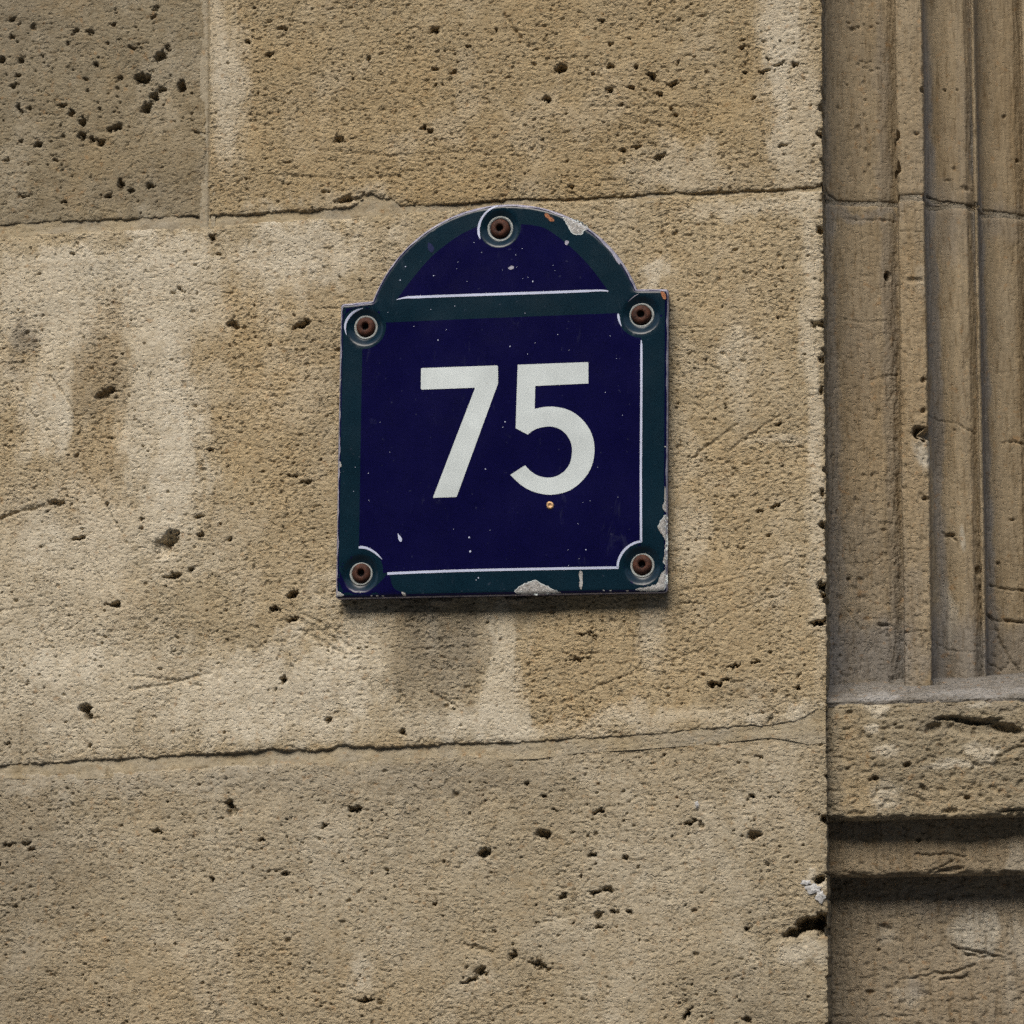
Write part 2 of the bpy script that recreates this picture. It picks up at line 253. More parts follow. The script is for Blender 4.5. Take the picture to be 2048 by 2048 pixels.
def carve(X, Z, xs, zs, H, M, tiny=400, seed=0):
    """cut the pits and cracks and lay the stains that fall inside this stone's grid"""
    wx = fbm(X/0.0034, Z/0.0034, 3, 40, .7)*0.0015; wz = fbm(X/0.0034, Z/0.0034, 3, 44, .7)*0.0013
    def win(cx, cz, r):
        i0, i1 = np.searchsorted(xs, [cx-r, cx+r]); j0, j1 = np.searchsorted(zs, [cz-r, cz+r]); return slice(i0, i1), slice(j0, j1)
    for px, py, a, b, deg, dep in PITS:
        big = 1.15 if px < 408 and py < 425 else 1.02
        cx, cz = W(px, py); a = a*PX*big; b = b*PX*big; r = max(a, b)*1.9+0.002
        s = win(cx, cz, r)
        if s[0].start >= s[0].stop or s[1].start >= s[1].stop: continue
        k = min(1.0, max(a, b)/0.0022)
        dx = X[s]-cx+wx[s]*k; dz = Z[s]-cz+wz[s]*k; t = math.radians(deg)
        u = (dx*math.cos(t)+dz*math.sin(t))/a; v = (-dx*math.sin(t)+dz*math.cos(t))/b
        q = np.sqrt(u*u+v*v)
        H[s] -= dep*1.4*MM*(1-sstep(0.40, 1.15, q))
        # broken lip
        H[s] -= 0.25*MM*(1-sstep(1.0, 1.8, q))
    rg = np.random.default_rng(900+seed); x0, x1, z0, z1 = max(xs[0], XL), min(xs[-1], XR), max(zs[0], ZB), min(zs[-1], ZT)
    for _ in range(int(.75*tiny*(x1-x0)*(z1-z0)/0.06)):
        cx, cz = rg.uniform(x0, x1), rg.uniform(z0, z1)
        if rg.random() > .25+.75*float(sstep(-.2, .4, perlin(np.array([cx/.05]), np.array([cz/.05]), 930)[0])): continue
        a = rg.uniform(.00055, .0011)*(1+.9*(rg.random() < .08)); b = a*rg.uniform(.45, .9); t = rg.normal(.1, .35); s = win(cx, cz, a*2+.001)
        if s[0].start >= s[0].stop or s[1].start >= s[1].stop: continue
        dx = X[s]-cx+wx[s]*.35; dz = Z[s]-cz+wz[s]*.35
        q = np.hypot((dx*math.cos(t)+dz*math.sin(t))/a, (-dx*math.sin(t)+dz*math.cos(t))/b); H[s] -= rg.uniform(1.2, 2.6)*MM*(1-sstep(.5, 1.25, q))
    for pts, w, dep in CRACKS:
        P = Ws(pts)
        c = P.mean(0); r = np.abs(P-c).max()+0.004; s = win(c[0], c[1], r)
        if s[0].start >= s[0].stop or s[1].start >= s[1].stop: continue
        x = X[s]+wx[s]*.6; z = Z[s]+wz[s]*.6; D = np.full(x.shape, 1.0)
        for (ax, az), (bx, bz) in zip(P[:-1], P[1:]):
            ex, ez = bx-ax, bz-az; t = np.clip(((x-ax)*ex+(z-az)*ez)/(ex*ex+ez*ez), 0, 1)
            D = np.minimum(D, np.hypot(x-ax-t*ex, z-az-t*ez))
        br = 0.55+0.45*sstep(-0.2, 0.3, perlin(X[s]/0.004, Z[s]/0.004, 61))
        H[s] -= dep*MM*(1-sstep(0.2, 1.0, D/(w*PX*1.3+0.0004)))*br
    sx = fbm(X/0.018, Z/0.06, 5, 70, .62)*0.014; sz = fbm(X/0.022, Z/0.03, 5, 75, .66)*0.018
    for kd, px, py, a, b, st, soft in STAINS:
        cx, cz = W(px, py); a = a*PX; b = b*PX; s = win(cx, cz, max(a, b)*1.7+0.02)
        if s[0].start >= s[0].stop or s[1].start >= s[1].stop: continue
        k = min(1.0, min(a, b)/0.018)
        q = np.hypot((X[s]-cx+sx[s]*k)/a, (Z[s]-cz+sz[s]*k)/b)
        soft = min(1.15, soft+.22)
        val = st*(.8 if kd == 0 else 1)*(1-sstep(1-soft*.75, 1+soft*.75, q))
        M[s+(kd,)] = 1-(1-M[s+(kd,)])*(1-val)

def grain(X, Z, rough, seed=0):
    """relief of weathered sawn limestone, metres"""
    H = fbm(X/0.060, Z/0.045, 3, 3+seed)*0.9*MM
    g1 = perlin(X/0.0037, Z/0.0028, 11+seed); g2 = perlin(X/0.0022, Z/0.0018, 17+seed)
    H += (g1*0.17+g2*0.30)*MM*rough
    pk = fbm(X/0.0042, Z/0.0032, 2, 23+seed)
    H -= sstep(0.42, 0.72, pk)*0.9*MM*(0.15+0.85*rough)         # pocks
    bed = perlin(X/0.030, Z/0.0040+fbm(X/0.05, Z/0.05, 2, 37)*1.5, 33+seed)
    H -= sstep(0.30, 0.55, bed)*0.35*MM*rough*sstep(0.15, 0.5, perlin(X/0.07, Z/0.03, 35+seed))
    return H

def build_stone(name, xlo, xhi, zlo, zhi, d_edges, mat, parent, proud=0.0, pits_extra=0.0, base_masks=(0, 0, 0), smoothness=None, label=None, seed=0, tiny=420, right_return=False, round_=0.0011, coarse=0.02):
    """one squared block: face relief, pits, stains and a ragged arris that drops into the joint.
    d_edges(X, Z) = distance inside the block outline (positive inside)"""
    xs = axis(xlo, max(xlo, XL), min(xhi, XR), xhi, FINE, coarse) if xhi > XL else np.arange(xlo, xhi, coarse)
    if zhi < ZB or zlo > ZT: zs = np.arange(zlo, zhi+coarse, coarse)
    else: zs = axis(zlo, max(zlo, ZB), min(zhi, ZT), zhi, FINE, coarse)
    X, Z = np.meshgrid(xs, zs, indexing='ij')
    M = np.zeros(X.shape+(4,), np.float32); M[..., 3] = 1
    for k in range(3): M[..., k] = base_masks[k]
    H = np.zeros(X.shape)
    carve(X, Z, xs, zs, H, M, tiny, seed)
    rough = 1.0-0.72*np.clip(M[..., 0], 0, 1)+0.22*M[..., 1]
    if smoothness is not None: rough = rough*smoothness
    rough = np.clip(rough*(1+0.6*fbm(X/0.03, Z/0.03, 2, 81+seed)), 0.15, 1.5)
    H += grain(X, Z, rough, seed)
    if pits_extra:
        pp = fbm(X/0.0060, Z/0.0048, 2, 91+seed); dens = sstep(-.35, .5, perlin(X/0.05, Z/0.05, 95+seed))
        H -= sstep(0.58-pits_extra*.13*dens, 0.78-pits_extra*.13*dens, pp)*3.2*MM
    # faint natural mottling
    mot = fbm(X/0.045, Z/0.06, 4, 101+seed, .6)
    M[..., 0] = np.clip(M[..., 0]+0.18*sstep(.15, .75, mot), 0, 1); M[..., 1] = np.clip(M[..., 1]+0.25*sstep(.1, .8, -mot), 0, 1)
    M[..., 3] = np.clip(rough, 0, 1.3)
    D = d_edges(X, Z)
    if right_return:
        rz = fbm(zs/0.006, zs*0+3.3, 4, 111+seed, .65)*0.0005-.0018*sstep(.42, .75, fbm(zs/.009, zs*0+8.1, 3, 118+seed))+perlin(zs/.03, zs*0+1.7, 117+seed)*.0005
        xe_ = v_end(zs)+rz; X = np.minimum(X, xe_[None, :]); DR = xe_[None, :]-X
        H -= 1.0*MM*np.exp(-np.clip(DR, 0, 1)/.0012)*(1+.8*np.clip(fbm(X/.004, Z/.005, 3, 119), -.8, 1.5))
    rag = fbm(X/0.006, Z/0.006, 3, 111+seed, .6)*0.0008 + perlin(X/0.03, Z/0.03, 115+seed)*0.0004
    D = D+rag
    H -= 0.7*MM*np.exp(-np.clip(D, 0, 1)/(round_*1.6))          # worn arris
    H = np.where(D < 0, np.maximum(H-0.012*sstep(0, -0.0013, D)-0.002, -0.016), H)
    keep = D > -0.0022
    V = np.stack([X, -(H+proud), Z], -1)
    F = grid_faces(*X.shape, keep)
    V = V.reshape(-1, 3); M = M.reshape(-1, 4)
    if right_return:                                             # the side of the block that turns into the moulded recess
        zz = zs; dd = np.concatenate([[0.0015], np.arange(0.003, 0.10, 0.0012)])
        Zr, Dr = np.meshgrid(zz, dd, indexing='ij')
        last = np.clip(np.searchsorted(xs, xe_), 1, len(xs)-1); he = -(H[last, np.arange(len(zs))]+proud); de = D[last, np.arange(len(zs))]
        Dr = np.maximum(he, 0)[:, None]+dd-dd[0]
        xr = xe_[:, None]+fbm(Zr/0.01, Dr/0.01, 3, 120)*0.0006*np.clip((dd-dd[0])/.003, 0, 1)
        inside = np.repeat((de > 0)[:, None], len(dd), 1)
        V2 = np.stack([xr, Dr, Zr], -1).reshape(-1, 3); F2 = grid_faces(*Zr.shape, inside, off=len(V))[:, ::-1]
        M2 = np.zeros((len(V2), 4), np.float32); M2[:, 2] = .55; M2[:, 3] = 1
        V = np.concatenate([V, V2]); M = np.concatenate([M, M2]); F = np.concatenate([F, F2])
    V, F, M = compact(V, F, M)
    return mesh_np(name, V, F, mat, parent, M, label=label)

wall = empty('stone_wall', (-0.6, 0, -1.87), 'weathered beige limestone block wall with pale lime joints that carries the number plate', 'wall')
zj1 = lambda: (W(0, 370)[1]+.03)
# the four blocks in view
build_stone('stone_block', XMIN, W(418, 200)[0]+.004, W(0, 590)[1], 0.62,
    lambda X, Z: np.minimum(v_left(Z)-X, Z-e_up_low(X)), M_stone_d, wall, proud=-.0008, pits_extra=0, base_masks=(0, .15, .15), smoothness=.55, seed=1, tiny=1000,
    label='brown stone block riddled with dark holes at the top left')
build_stone('stone_block', W(408, 200)[0]-.004, XMAX, W(400, 470)[1], 0.62,
    lambda X, Z: np.minimum(X-v_right(Z), Z-e_up_low(X)), M_stone, wall, base_masks=(0, .38, .10), seed=2, right_return=True,
    label='long ochre stone block above the number plate')
build_stone('stone_block', XMIN, XMAX, W(0, 1760)[1]-.02, W(1640, 340)[1]+.005,
    lambda X, Z: np.minimum(e_mid_top(X)-Z, Z-e_mid_low(X)), M_stone, wall, base_masks=(0.10, .18, 0), seed=3, tiny=520, right_return=True,
    label='large pale and ochre stone block behind the number plate')
build_stone('stone_block', XMIN, XMAX, -0.63, W(1640, 1420)[1]+.005,
    lambda X, Z: e_bot_top(X)-Z, M_stone, wall, proud=-.0006, base_masks=(0.18, .14, .17), smoothness=.88, seed=4, tiny=800, right_return=True,
    label='grey beige stone block below the number plate')
# further courses that carry the wall down to the pavement and up the facade
def outer_block(x0, x1, z0, z1, seed):
    xs = np.arange(x0+.003, x1-.003, .012); zs = np.arange(z0+.003, z1-.003, .012)
    X, Z = np.meshgrid(xs, zs, indexing='ij')
    D = np.minimum(np.minimum(X-xs[0], xs[-1]-X), np.minimum(Z-zs[0], zs[-1]-Z))
    V = np.stack([X, np.where(D < .0005, .016, 0)+.0008*fbm(X/.03, Z/.03, 3, seed), Z], -1).reshape(-1, 3)
    M = np.zeros((len(V), 4), np.float32); M[:, 1] = .3; M[:, 3] = 1
    mesh_np('stone_block', V, grid_faces(*X.shape), M_stone, wall, M)
xe = W(1650, 1024)[0]
for k, (z0, z1) in enumerate(((-.96, -.63), (-1.29, -.96), (-1.62, -1.29), (-1.87, -1.62), (.62, .93), (.93, 1.25))):
    xb = -0.75+(k % 2)*.3
    outer_block(XMIN, xb, z0, z1, 200+k); outer_block(xb, xe, z0, z1, 210+k)

# mortar beds
xw = lambda p: W(p, 450)[0]
def mortar(name, top, bot, x0, x1, depth, parent, masks, seed, over=0.0035, hump=0.0, tw=None):
    xs = axis(x0, max(x0, XL), min(x1, XR), x1, FINE*1.15, .02); ts = np.linspace(0, 1, 26)
    X, T = np.meshgrid(xs, ts, indexing='ij'); zt = top(X)+over; zb = bot(X)-over
    Z = zb+(zt-zb)*T; X = np.minimum(X, v_end(Z)-.0006)
    dep = (depth(X) if callable(depth) else depth)*(.45+1.1*T)*(1+.55*fbm(X/.016, X*0+seed, 3, seed+2))
    H = -dep+fbm(X/0.05, Z/0.01, 3, seed)*0.0004+fbm(X/0.004, Z/0.003, 2, seed+5)*0.00016+hump*np.sin(np.pi*np.clip(T, 0, 1))
    V = np.stack([X, -H, Z], -1).reshape(-1, 3); M = np.zeros((V.shape[0], 4), np.float32); M[:, 3] = .12+.4*sstep(xw(700), xw(1250), V[:, 0])
    m1 = fbm(X/0.03, Z/0.02, 3, seed+9).ravel()
    for k in range(3): M[:, k] = np.clip(masks[k]+.25*m1*(1 if k != 1 else -1), 0, 1)
    return mesh_np(name, V, grid_faces(*X.shape), M_mortar, parent, M)
# the upper bed is full at the left and thins to a crack towards the right
mortar('mortar_joint', e_up_low, e_mid_top, XMIN, XMAX, lambda X: np.interp(X, [xw(0), xw(600), xw(800), xw(1100), xw(1640)], [.0019, .0019, .0013, .0022, .0030]), wall, (.1, .35, .05), 301)
mortar('mortar_joint', e_mid_low, e_bot_top, XMIN, XMAX, lambda X: np.interp(X, [xw(0), xw(500), xw(1100), xw(1300), xw(1640)], [.0016, .0024, .0014, .0008, .0005]), wall, (.25, .35, 0), 311)
def vert_mortar(x_of, half, z0, z1, depth, seed):
    zs = axis(z0, ZT-.15, ZT, z1, FINE*1.2, .02); ts = np.linspace(-1, 1, 16)
    Z, T = np.meshgrid(zs, ts, indexing='ij'); X = x_of(Z)+T*half
    H = -depth+fbm(X/0.01, Z/0.05, 3, seed)*0.0003+fbm(X/0.003, Z/0.004, 2, seed+5)*0.00012-0.0018*np.exp(-((T-.25)/.16)**2)
    V = np.stack([X, -H, Z], -1).reshape(-1, 3); M = np.zeros((V.shape[0], 4), np.float32); M[:, 0] = .3; M[:, 1] = .2; M[:, 3] = .15
    return mesh_np('mortar_joint', V, grid_faces(*X.shape)[:, ::-1], M_mortar, wall, M)
vert_mortar(lambda Z: (v_left(Z)+v_right(Z))/2, 0.0050, W(415, 436)[1], 0.62, .0011, 321)

# ------------------------------------------------------------------ moulded surround at the right
sur = empty('moulded_surround', (0.32, 0.04, -1.87), 'recessed moulded stone surround with upright fillets above a projecting block, right of the wall', 'surround')
def resample(P, step):
    P = np.array(P, float); d = np.r_[0, np.cumsum(np.hypot(*np.diff(P, axis=0).T))]
    n = max(2, int(d[-1]/step)+1); s = np.linspace(0, d[-1], n)
    # keep the true corners
    s = np.sort(np.r_[d, [q for q in s if np.abs(d-q).min() > step*.45]])
    return np.stack([np.interp(s, d, P[:, 0]), np.interp(s, d, P[:, 1])], -1), s
# plan profile: place in the photo (x at mid height) and depth behind the wall face, mm
PROF = [(1640,30),(1652,33),(1660,37),(1672,40),(1690,42.5),(1715,44),(1740,45),(1765,46.5),(1780,49),(1790,52),(1796.5,53.5),
        (1797,37),(1799,34.5),(1802,34),(1825,33.6),(1849,34),(1851.5,35.5),
        (1852.5,54),(1855,60),(1862,64),(1875,66),(1890,65),(1905,63),(1920,62.5),(1935,64),(1944,68),(1950,70.5),
        (1951,63),(1953,61.5),(1957,61.5),(1959,63.5),
        (1960,82),(1964,88),(1972,90.5),(1990,91),(2015,92),(2035,95),(2046,99),(2052,101),
        (2053,84),(2056,82),(2130,81),(2134,84),(2136,120)]
prof = [(W(px, 700, d*MM)[0], d*MM) for px, d in PROF]
prof += [(prof[-1][0]+.02, .125), (prof[-1][0]+.7, .125)]
PR, PS = resample(prof[:-1], 0.00075)
ext, _ = resample([prof[-2], prof[-1]], .05); PR = np.concatenate([PR, ext[1:]]); PS = np.r_[PS, PS[-1]+np.cumsum(np.full(len(ext)-1, .05))]
tan = np.gradient(PR, axis=0); tan /= np.linalg.norm(tan, axis=1)[:, None]+1e-12
# smooth normals slightly so that relief does not tear at arrises
nrm = np.stack([tan[:, 1], -tan[:, 0]], -1)     # points to -y for +x tangent
k = np.ones(3)/3
nrm = np.stack([np.convolve(np.pad(nrm[:, i], 1, 'edge'), k, 'valid') for i in (0, 1)], -1); nrm /= np.linalg.norm(nrm, axis=1)[:, None]+1e-9
JP = [ # extra pits on the mouldings: x, y in photo, depth plane mm, half w, half h px, depth mm
(1776,552,47,7,9,8),(1838,865,34,14,13,9),(1849,868,34,10,15,8),(1697,44,42,5,3,1.5),(1705,56,42,7,5,1.8),(1716,53,42,4,3,1.4),(1728,48,43,3,2,1),(1742,51,43,5,3,1.2),(1755,44,43,4,3,1.2),(1722,122,43,5,2,1.3),(1733,124,43,6,2,1.4),(1741,121,43,3,2,1),(1716,128,43,3,3,1),(1730,134,43,5,3,1.2),(1744,139,43,4,3,1.2),(1756,134,43,5,3,1.1),(1727,165,43,3,6,1.1),(1732,200,43,3,7,1.1),(1728,230,43,4,7,1.2),(1735,262,43,3,8,1.1),(1733,300,43,4,7,1.3),(1738,330,43,4,6,1.3),(1728,345,43,3,5,1),(1833,268,34,4,4,2),(1888,180,63,4,3,2),(1915,180,63,3,3,1.5),(1908,338,63,3,6,1.5),(1895,360,63,8,3,1.2),
(1930,375,62,9,6,1.2),(2008,232,91,5,4,2),(2035,320,95,4,4,2),(1720,1160,43,8,7,1.3),(1697,1158,43,4,4,2),(1768,1060,46,6,5,1.6),(1898,1070,63,12,5,2),(2025,1040,93,6,3,2),(1908,860,63,3,3,1.4),(1995,1127,91,4,4,2),(1850,998,35,7,4,3),(1848,760,35,6,5,3),(1847,822,35,7,5,3),
(1956,1140,62,5,10,2),(1965,1185,85,6,12,2),(1715,255,43,5,8,1.2),(1678,215,40,3,6,1.4),(1694,168,42,3,3,1.4),(1712,1003,43,4,8,1.4),(1690,905,42,4,8,1),(1757,825,46,5,8,1.6),(1745,950,45,3,4,1.5),(1675,1025,40,3,8,1.5),(1830,560,34,18,6,1.5),(1768,1250,46,14,4,2),(1700,250,42,3,3,1),(1795,275,40,5,10,3),(1796,340,40,5,12,3),(1845,180,35,5,6,2)]
JC = [ ([(1650,385),(1660,397),(1675,405),(1710,406),(1760,405),(1796,401)],42,3.0,3.0),([(1798,400),(1850,398)],34,3.0,3.0),([(1856,395),(1880,403),(1920,410),(1955,415)],63,3.4,3.0),([(1968,423),(2000,425),(2048,430)],91,2.6,2.4),
(([(1695,352+88),(1730,440),(1790,436)]),44,1.6,1.3),([(1800,463),(1848,463)],34,1.4,1.0),([(1857,835),(1905,845),(1950,865)],63,1.3,1.0),([(2000,887),(2030,882),(2048,887)],91,1.6,1.4),([(1885,1065),(1900,1072),(1912,1080)],63,2,1.6),
([(1980,1172),(2010,1178),(2048,1180)],91,2.4,2.2),([(1963,1215),(1975,1230),(1990,1240),(2048,1243)],88,2.8,2.6),([(1985,1240),(1998,1280),(2020,1320),(2048,1348)],91,2.6,2.4),([(1963,1220),(1968,1290),(1966,1340)],86,1.8,1.6),([(1976,1326),(2004,1342),(2018,1325)],91,1.6,1.4),
([(1805,1265),(1858,1262)],34,1.8,1.4),([(1690,1215),(1710,1240),(1720,1255)],43,2,1.4),([(1650,1110),(1670,1145),(1678,1200)],40,2,.8),([(1690,640),(1730,646),(1772,640)],44,1.6,.9),([(1860,1280),(1900,1300),(1950,1305)],63,1.6,.8),([(1740,760),(1795,745)],45,1.6,1),([(1800,1098),(1850,1100)],34,1.5,.9)]
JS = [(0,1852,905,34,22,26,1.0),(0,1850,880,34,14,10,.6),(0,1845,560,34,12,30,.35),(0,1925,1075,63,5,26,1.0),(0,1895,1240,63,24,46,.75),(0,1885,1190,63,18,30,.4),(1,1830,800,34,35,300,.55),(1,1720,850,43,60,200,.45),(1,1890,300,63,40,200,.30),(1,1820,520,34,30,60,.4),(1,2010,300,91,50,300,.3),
 (2,1740,1320,45,120,70,.75),(2,1900,1320,63,120,90,.75),(2,2010,1300,91,60,80,.6),(2,1665,900,38,16,900,.45),(2,1868,700,65,14,800,.8),(2,1967,800,90,12,800,.8),(2,1780,700,50,16,800,.35),(2,1700,1150,43,80,160,.25),(2,1880,450,63,60,90,.4),(2,1720,430,44,90,20,.5),(2,2010,450,91,50,60,.4),(0,1660,430,37,14,40,.2),(2,1815,1200,34,30,90,.3)]  # tall narrow strips put the shade of the moulding creases into the colour
ZREF = W(1800, 860, .04)[1]; ZJ = W(1700, 406, .042)[1]; ZF = W(1700, 1375, .042)[1]
def jamb(name, z0, z1, seed, label):
    zs = axis(z0, max(z0, W(1800, 1400, .03)[1]), min(z1, W(1800, -15, .09)[1]), z1, 0.00075, .02)
    S, Z = np.meshgrid(PS, zs, indexing='ij')
    BX = np.repeat(PR[:, :1], len(zs), 1)+.016*(Z-ZREF); BY = np.repeat(PR[:, 1:], len(zs), 1)
    # projective lean of the old work: edges run very slightly off plumb, as laid
    H = np.zeros(S.shape); M = np.zeros(S.shape+(4,), np.float32); M[..., 3] = 1; M[..., 1] = .25
    warpx = fbm(S/.004, Z/.004, 2, 400+seed)*.0006; warpz = fbm(S/.004, Z/.004, 2, 404+seed)*.0006
    for px, py, dmm, a, b, dep in JP:
        cx, cz = W(px, py, dmm*MM); q = np.hypot((BX-cx+warpx)/(a*PX), (Z-cz+warpz)/(b*PX))
        H -= dep*MM*(1-sstep(.6, 1.2, q))*(np.abs(BY-dmm*MM) < .02)
    for pts, dmm, w, dep in JC:
        P = Ws(pts, dmm*MM); x = BX+warpx; z = Z+warpz; D = np.full(x.shape, 1.0)
        for (ax, az), (bx, bz) in zip(P[:-1], P[1:]):
            ex, ez = bx-ax, bz-az; t = np.clip(((x-ax)*ex+(z-az)*ez)/(ex*ex+ez*ez), 0, 1); D = np.minimum(D, np.hypot(x-ax-t*ex, z-az-t*ez))
        br = 0.45+0.55*sstep(-0.2, 0.3, perlin(S/0.004, Z/0.004, 461))
        H -= dep*MM*(1-sstep(.15, 1.0, D/(w*PX*1.2+.0003)))*br*(np.abs(BY-dmm*MM) < .018)
    wx = fbm(S/.015, Z/.03, 4, 410)*.006; wz = fbm(S/.015, Z/.03, 4, 414)*.012
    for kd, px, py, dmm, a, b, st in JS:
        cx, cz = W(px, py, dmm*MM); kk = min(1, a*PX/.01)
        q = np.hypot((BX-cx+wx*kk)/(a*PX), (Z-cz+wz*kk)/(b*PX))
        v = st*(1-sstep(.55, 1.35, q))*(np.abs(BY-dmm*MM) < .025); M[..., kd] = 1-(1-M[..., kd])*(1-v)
    lower = sstep(.25, -.1, Z); fil = ((BY > .030) & (BY < .040) & (BX > W(1795, 700, .034)[0])).astype(float)
    rough = (.32+.5*lower)*(1-.3*fil)+.25*fil
    rough = rough*np.where(BY > .055, .45, 1.0); M[..., 3] = np.clip(rough*.9, .12, 1)
    H += fbm(S/.05, Z/.12, 2, 420+seed)*.0005
    H += fbm(S/.0022, Z/.016, 3, 424+seed)*.00022*(1.2-.5*lower)          # drawn tool streaks
    H += (perlin(S/.003, Z/.0028, 428)*.26+perlin(S/.0017, Z/.0017, 431)*.2)*MM*rough*1.2
    H -= sstep(.33, .6, fbm(S/.004, Z/.0065, 2, 434+seed))*.9*MM*rough
    H -= sstep(.42, .62, perlin(S/.0026, Z/.005, 437+seed))*.8*MM*(.25+rough*.7)
    H -= sstep(.34, .55, perlin(S/.0023, Z/.0120, 471+seed))*.5*MM*np.clip(1.1-BY/.08, .25, 1)*sstep(-.25, .35, perlin(S/.02, Z/.05, 473+seed))
    # ragged arrises of the fillets
    for kidx in np.where(np.hypot(*np.diff(nrm, axis=0).T) > .5)[0]:
        if PR[kidx, 1] > .5*(PR[max(kidx-3, 0), 1]+PR[min(kidx+4, len(PR)-1), 1]): continue      # only the projecting arrises wear
        sa = PS[kidx]; wgt = np.exp(-((S-sa)/.0022)**2)
        H -= wgt*(.35+1.0*np.clip(fbm(S*0+sa*50, Z/.01, 3, 440+seed), 0, 1)*(.4+lower))*MM*.8
    edge = np.minimum(Z-z0, z1-Z); 
    H -= .0018*np.exp(-np.clip(edge, 0, 1)/.0010)
    V = np.stack([BX+nrm[:, :1]*H, BY+nrm[:, 1:]*H, Z], -1).reshape(-1, 3)
    mot = fbm(S/.03, Z/.12, 3, 450).ravel(); M = M.reshape(-1, 4); M[:, 0] = np.clip(M[:, 0]+.15*mot, 0, 1); M[:, 2] = np.clip(M[:, 2]-.2*mot, 0, 1)
    return mesh_np(name, V, grid_faces(*S.shape)[:, ::-1], M_jamb, sur, M, label=label)
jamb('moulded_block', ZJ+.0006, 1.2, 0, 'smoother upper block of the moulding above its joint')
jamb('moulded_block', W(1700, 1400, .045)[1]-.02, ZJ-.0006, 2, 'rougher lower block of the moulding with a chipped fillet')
# dark bed behind the joint between the two moulded blocks
def bed():
    V = []; off = .0012
    for zz in (ZJ-.006, ZJ+.006):
        V.append(np.stack([PR[:, 0]-nrm[:, 0]*off+.016*(zz-ZREF), PR[:, 1]-nrm[:, 1]*off, np.full(len(PR), zz)], -1))
    V = np.stack(V, 1); M = np.zeros((V.shape[0]*2, 4), np.float32); M[:, 2] = .6; M[:, 3] = 1
    mesh_np('mortar_joint', V.reshape(-1, 3), grid_faces(V.shape[0], 2)[:, ::-1], M_mortar, sur, M)
bed()

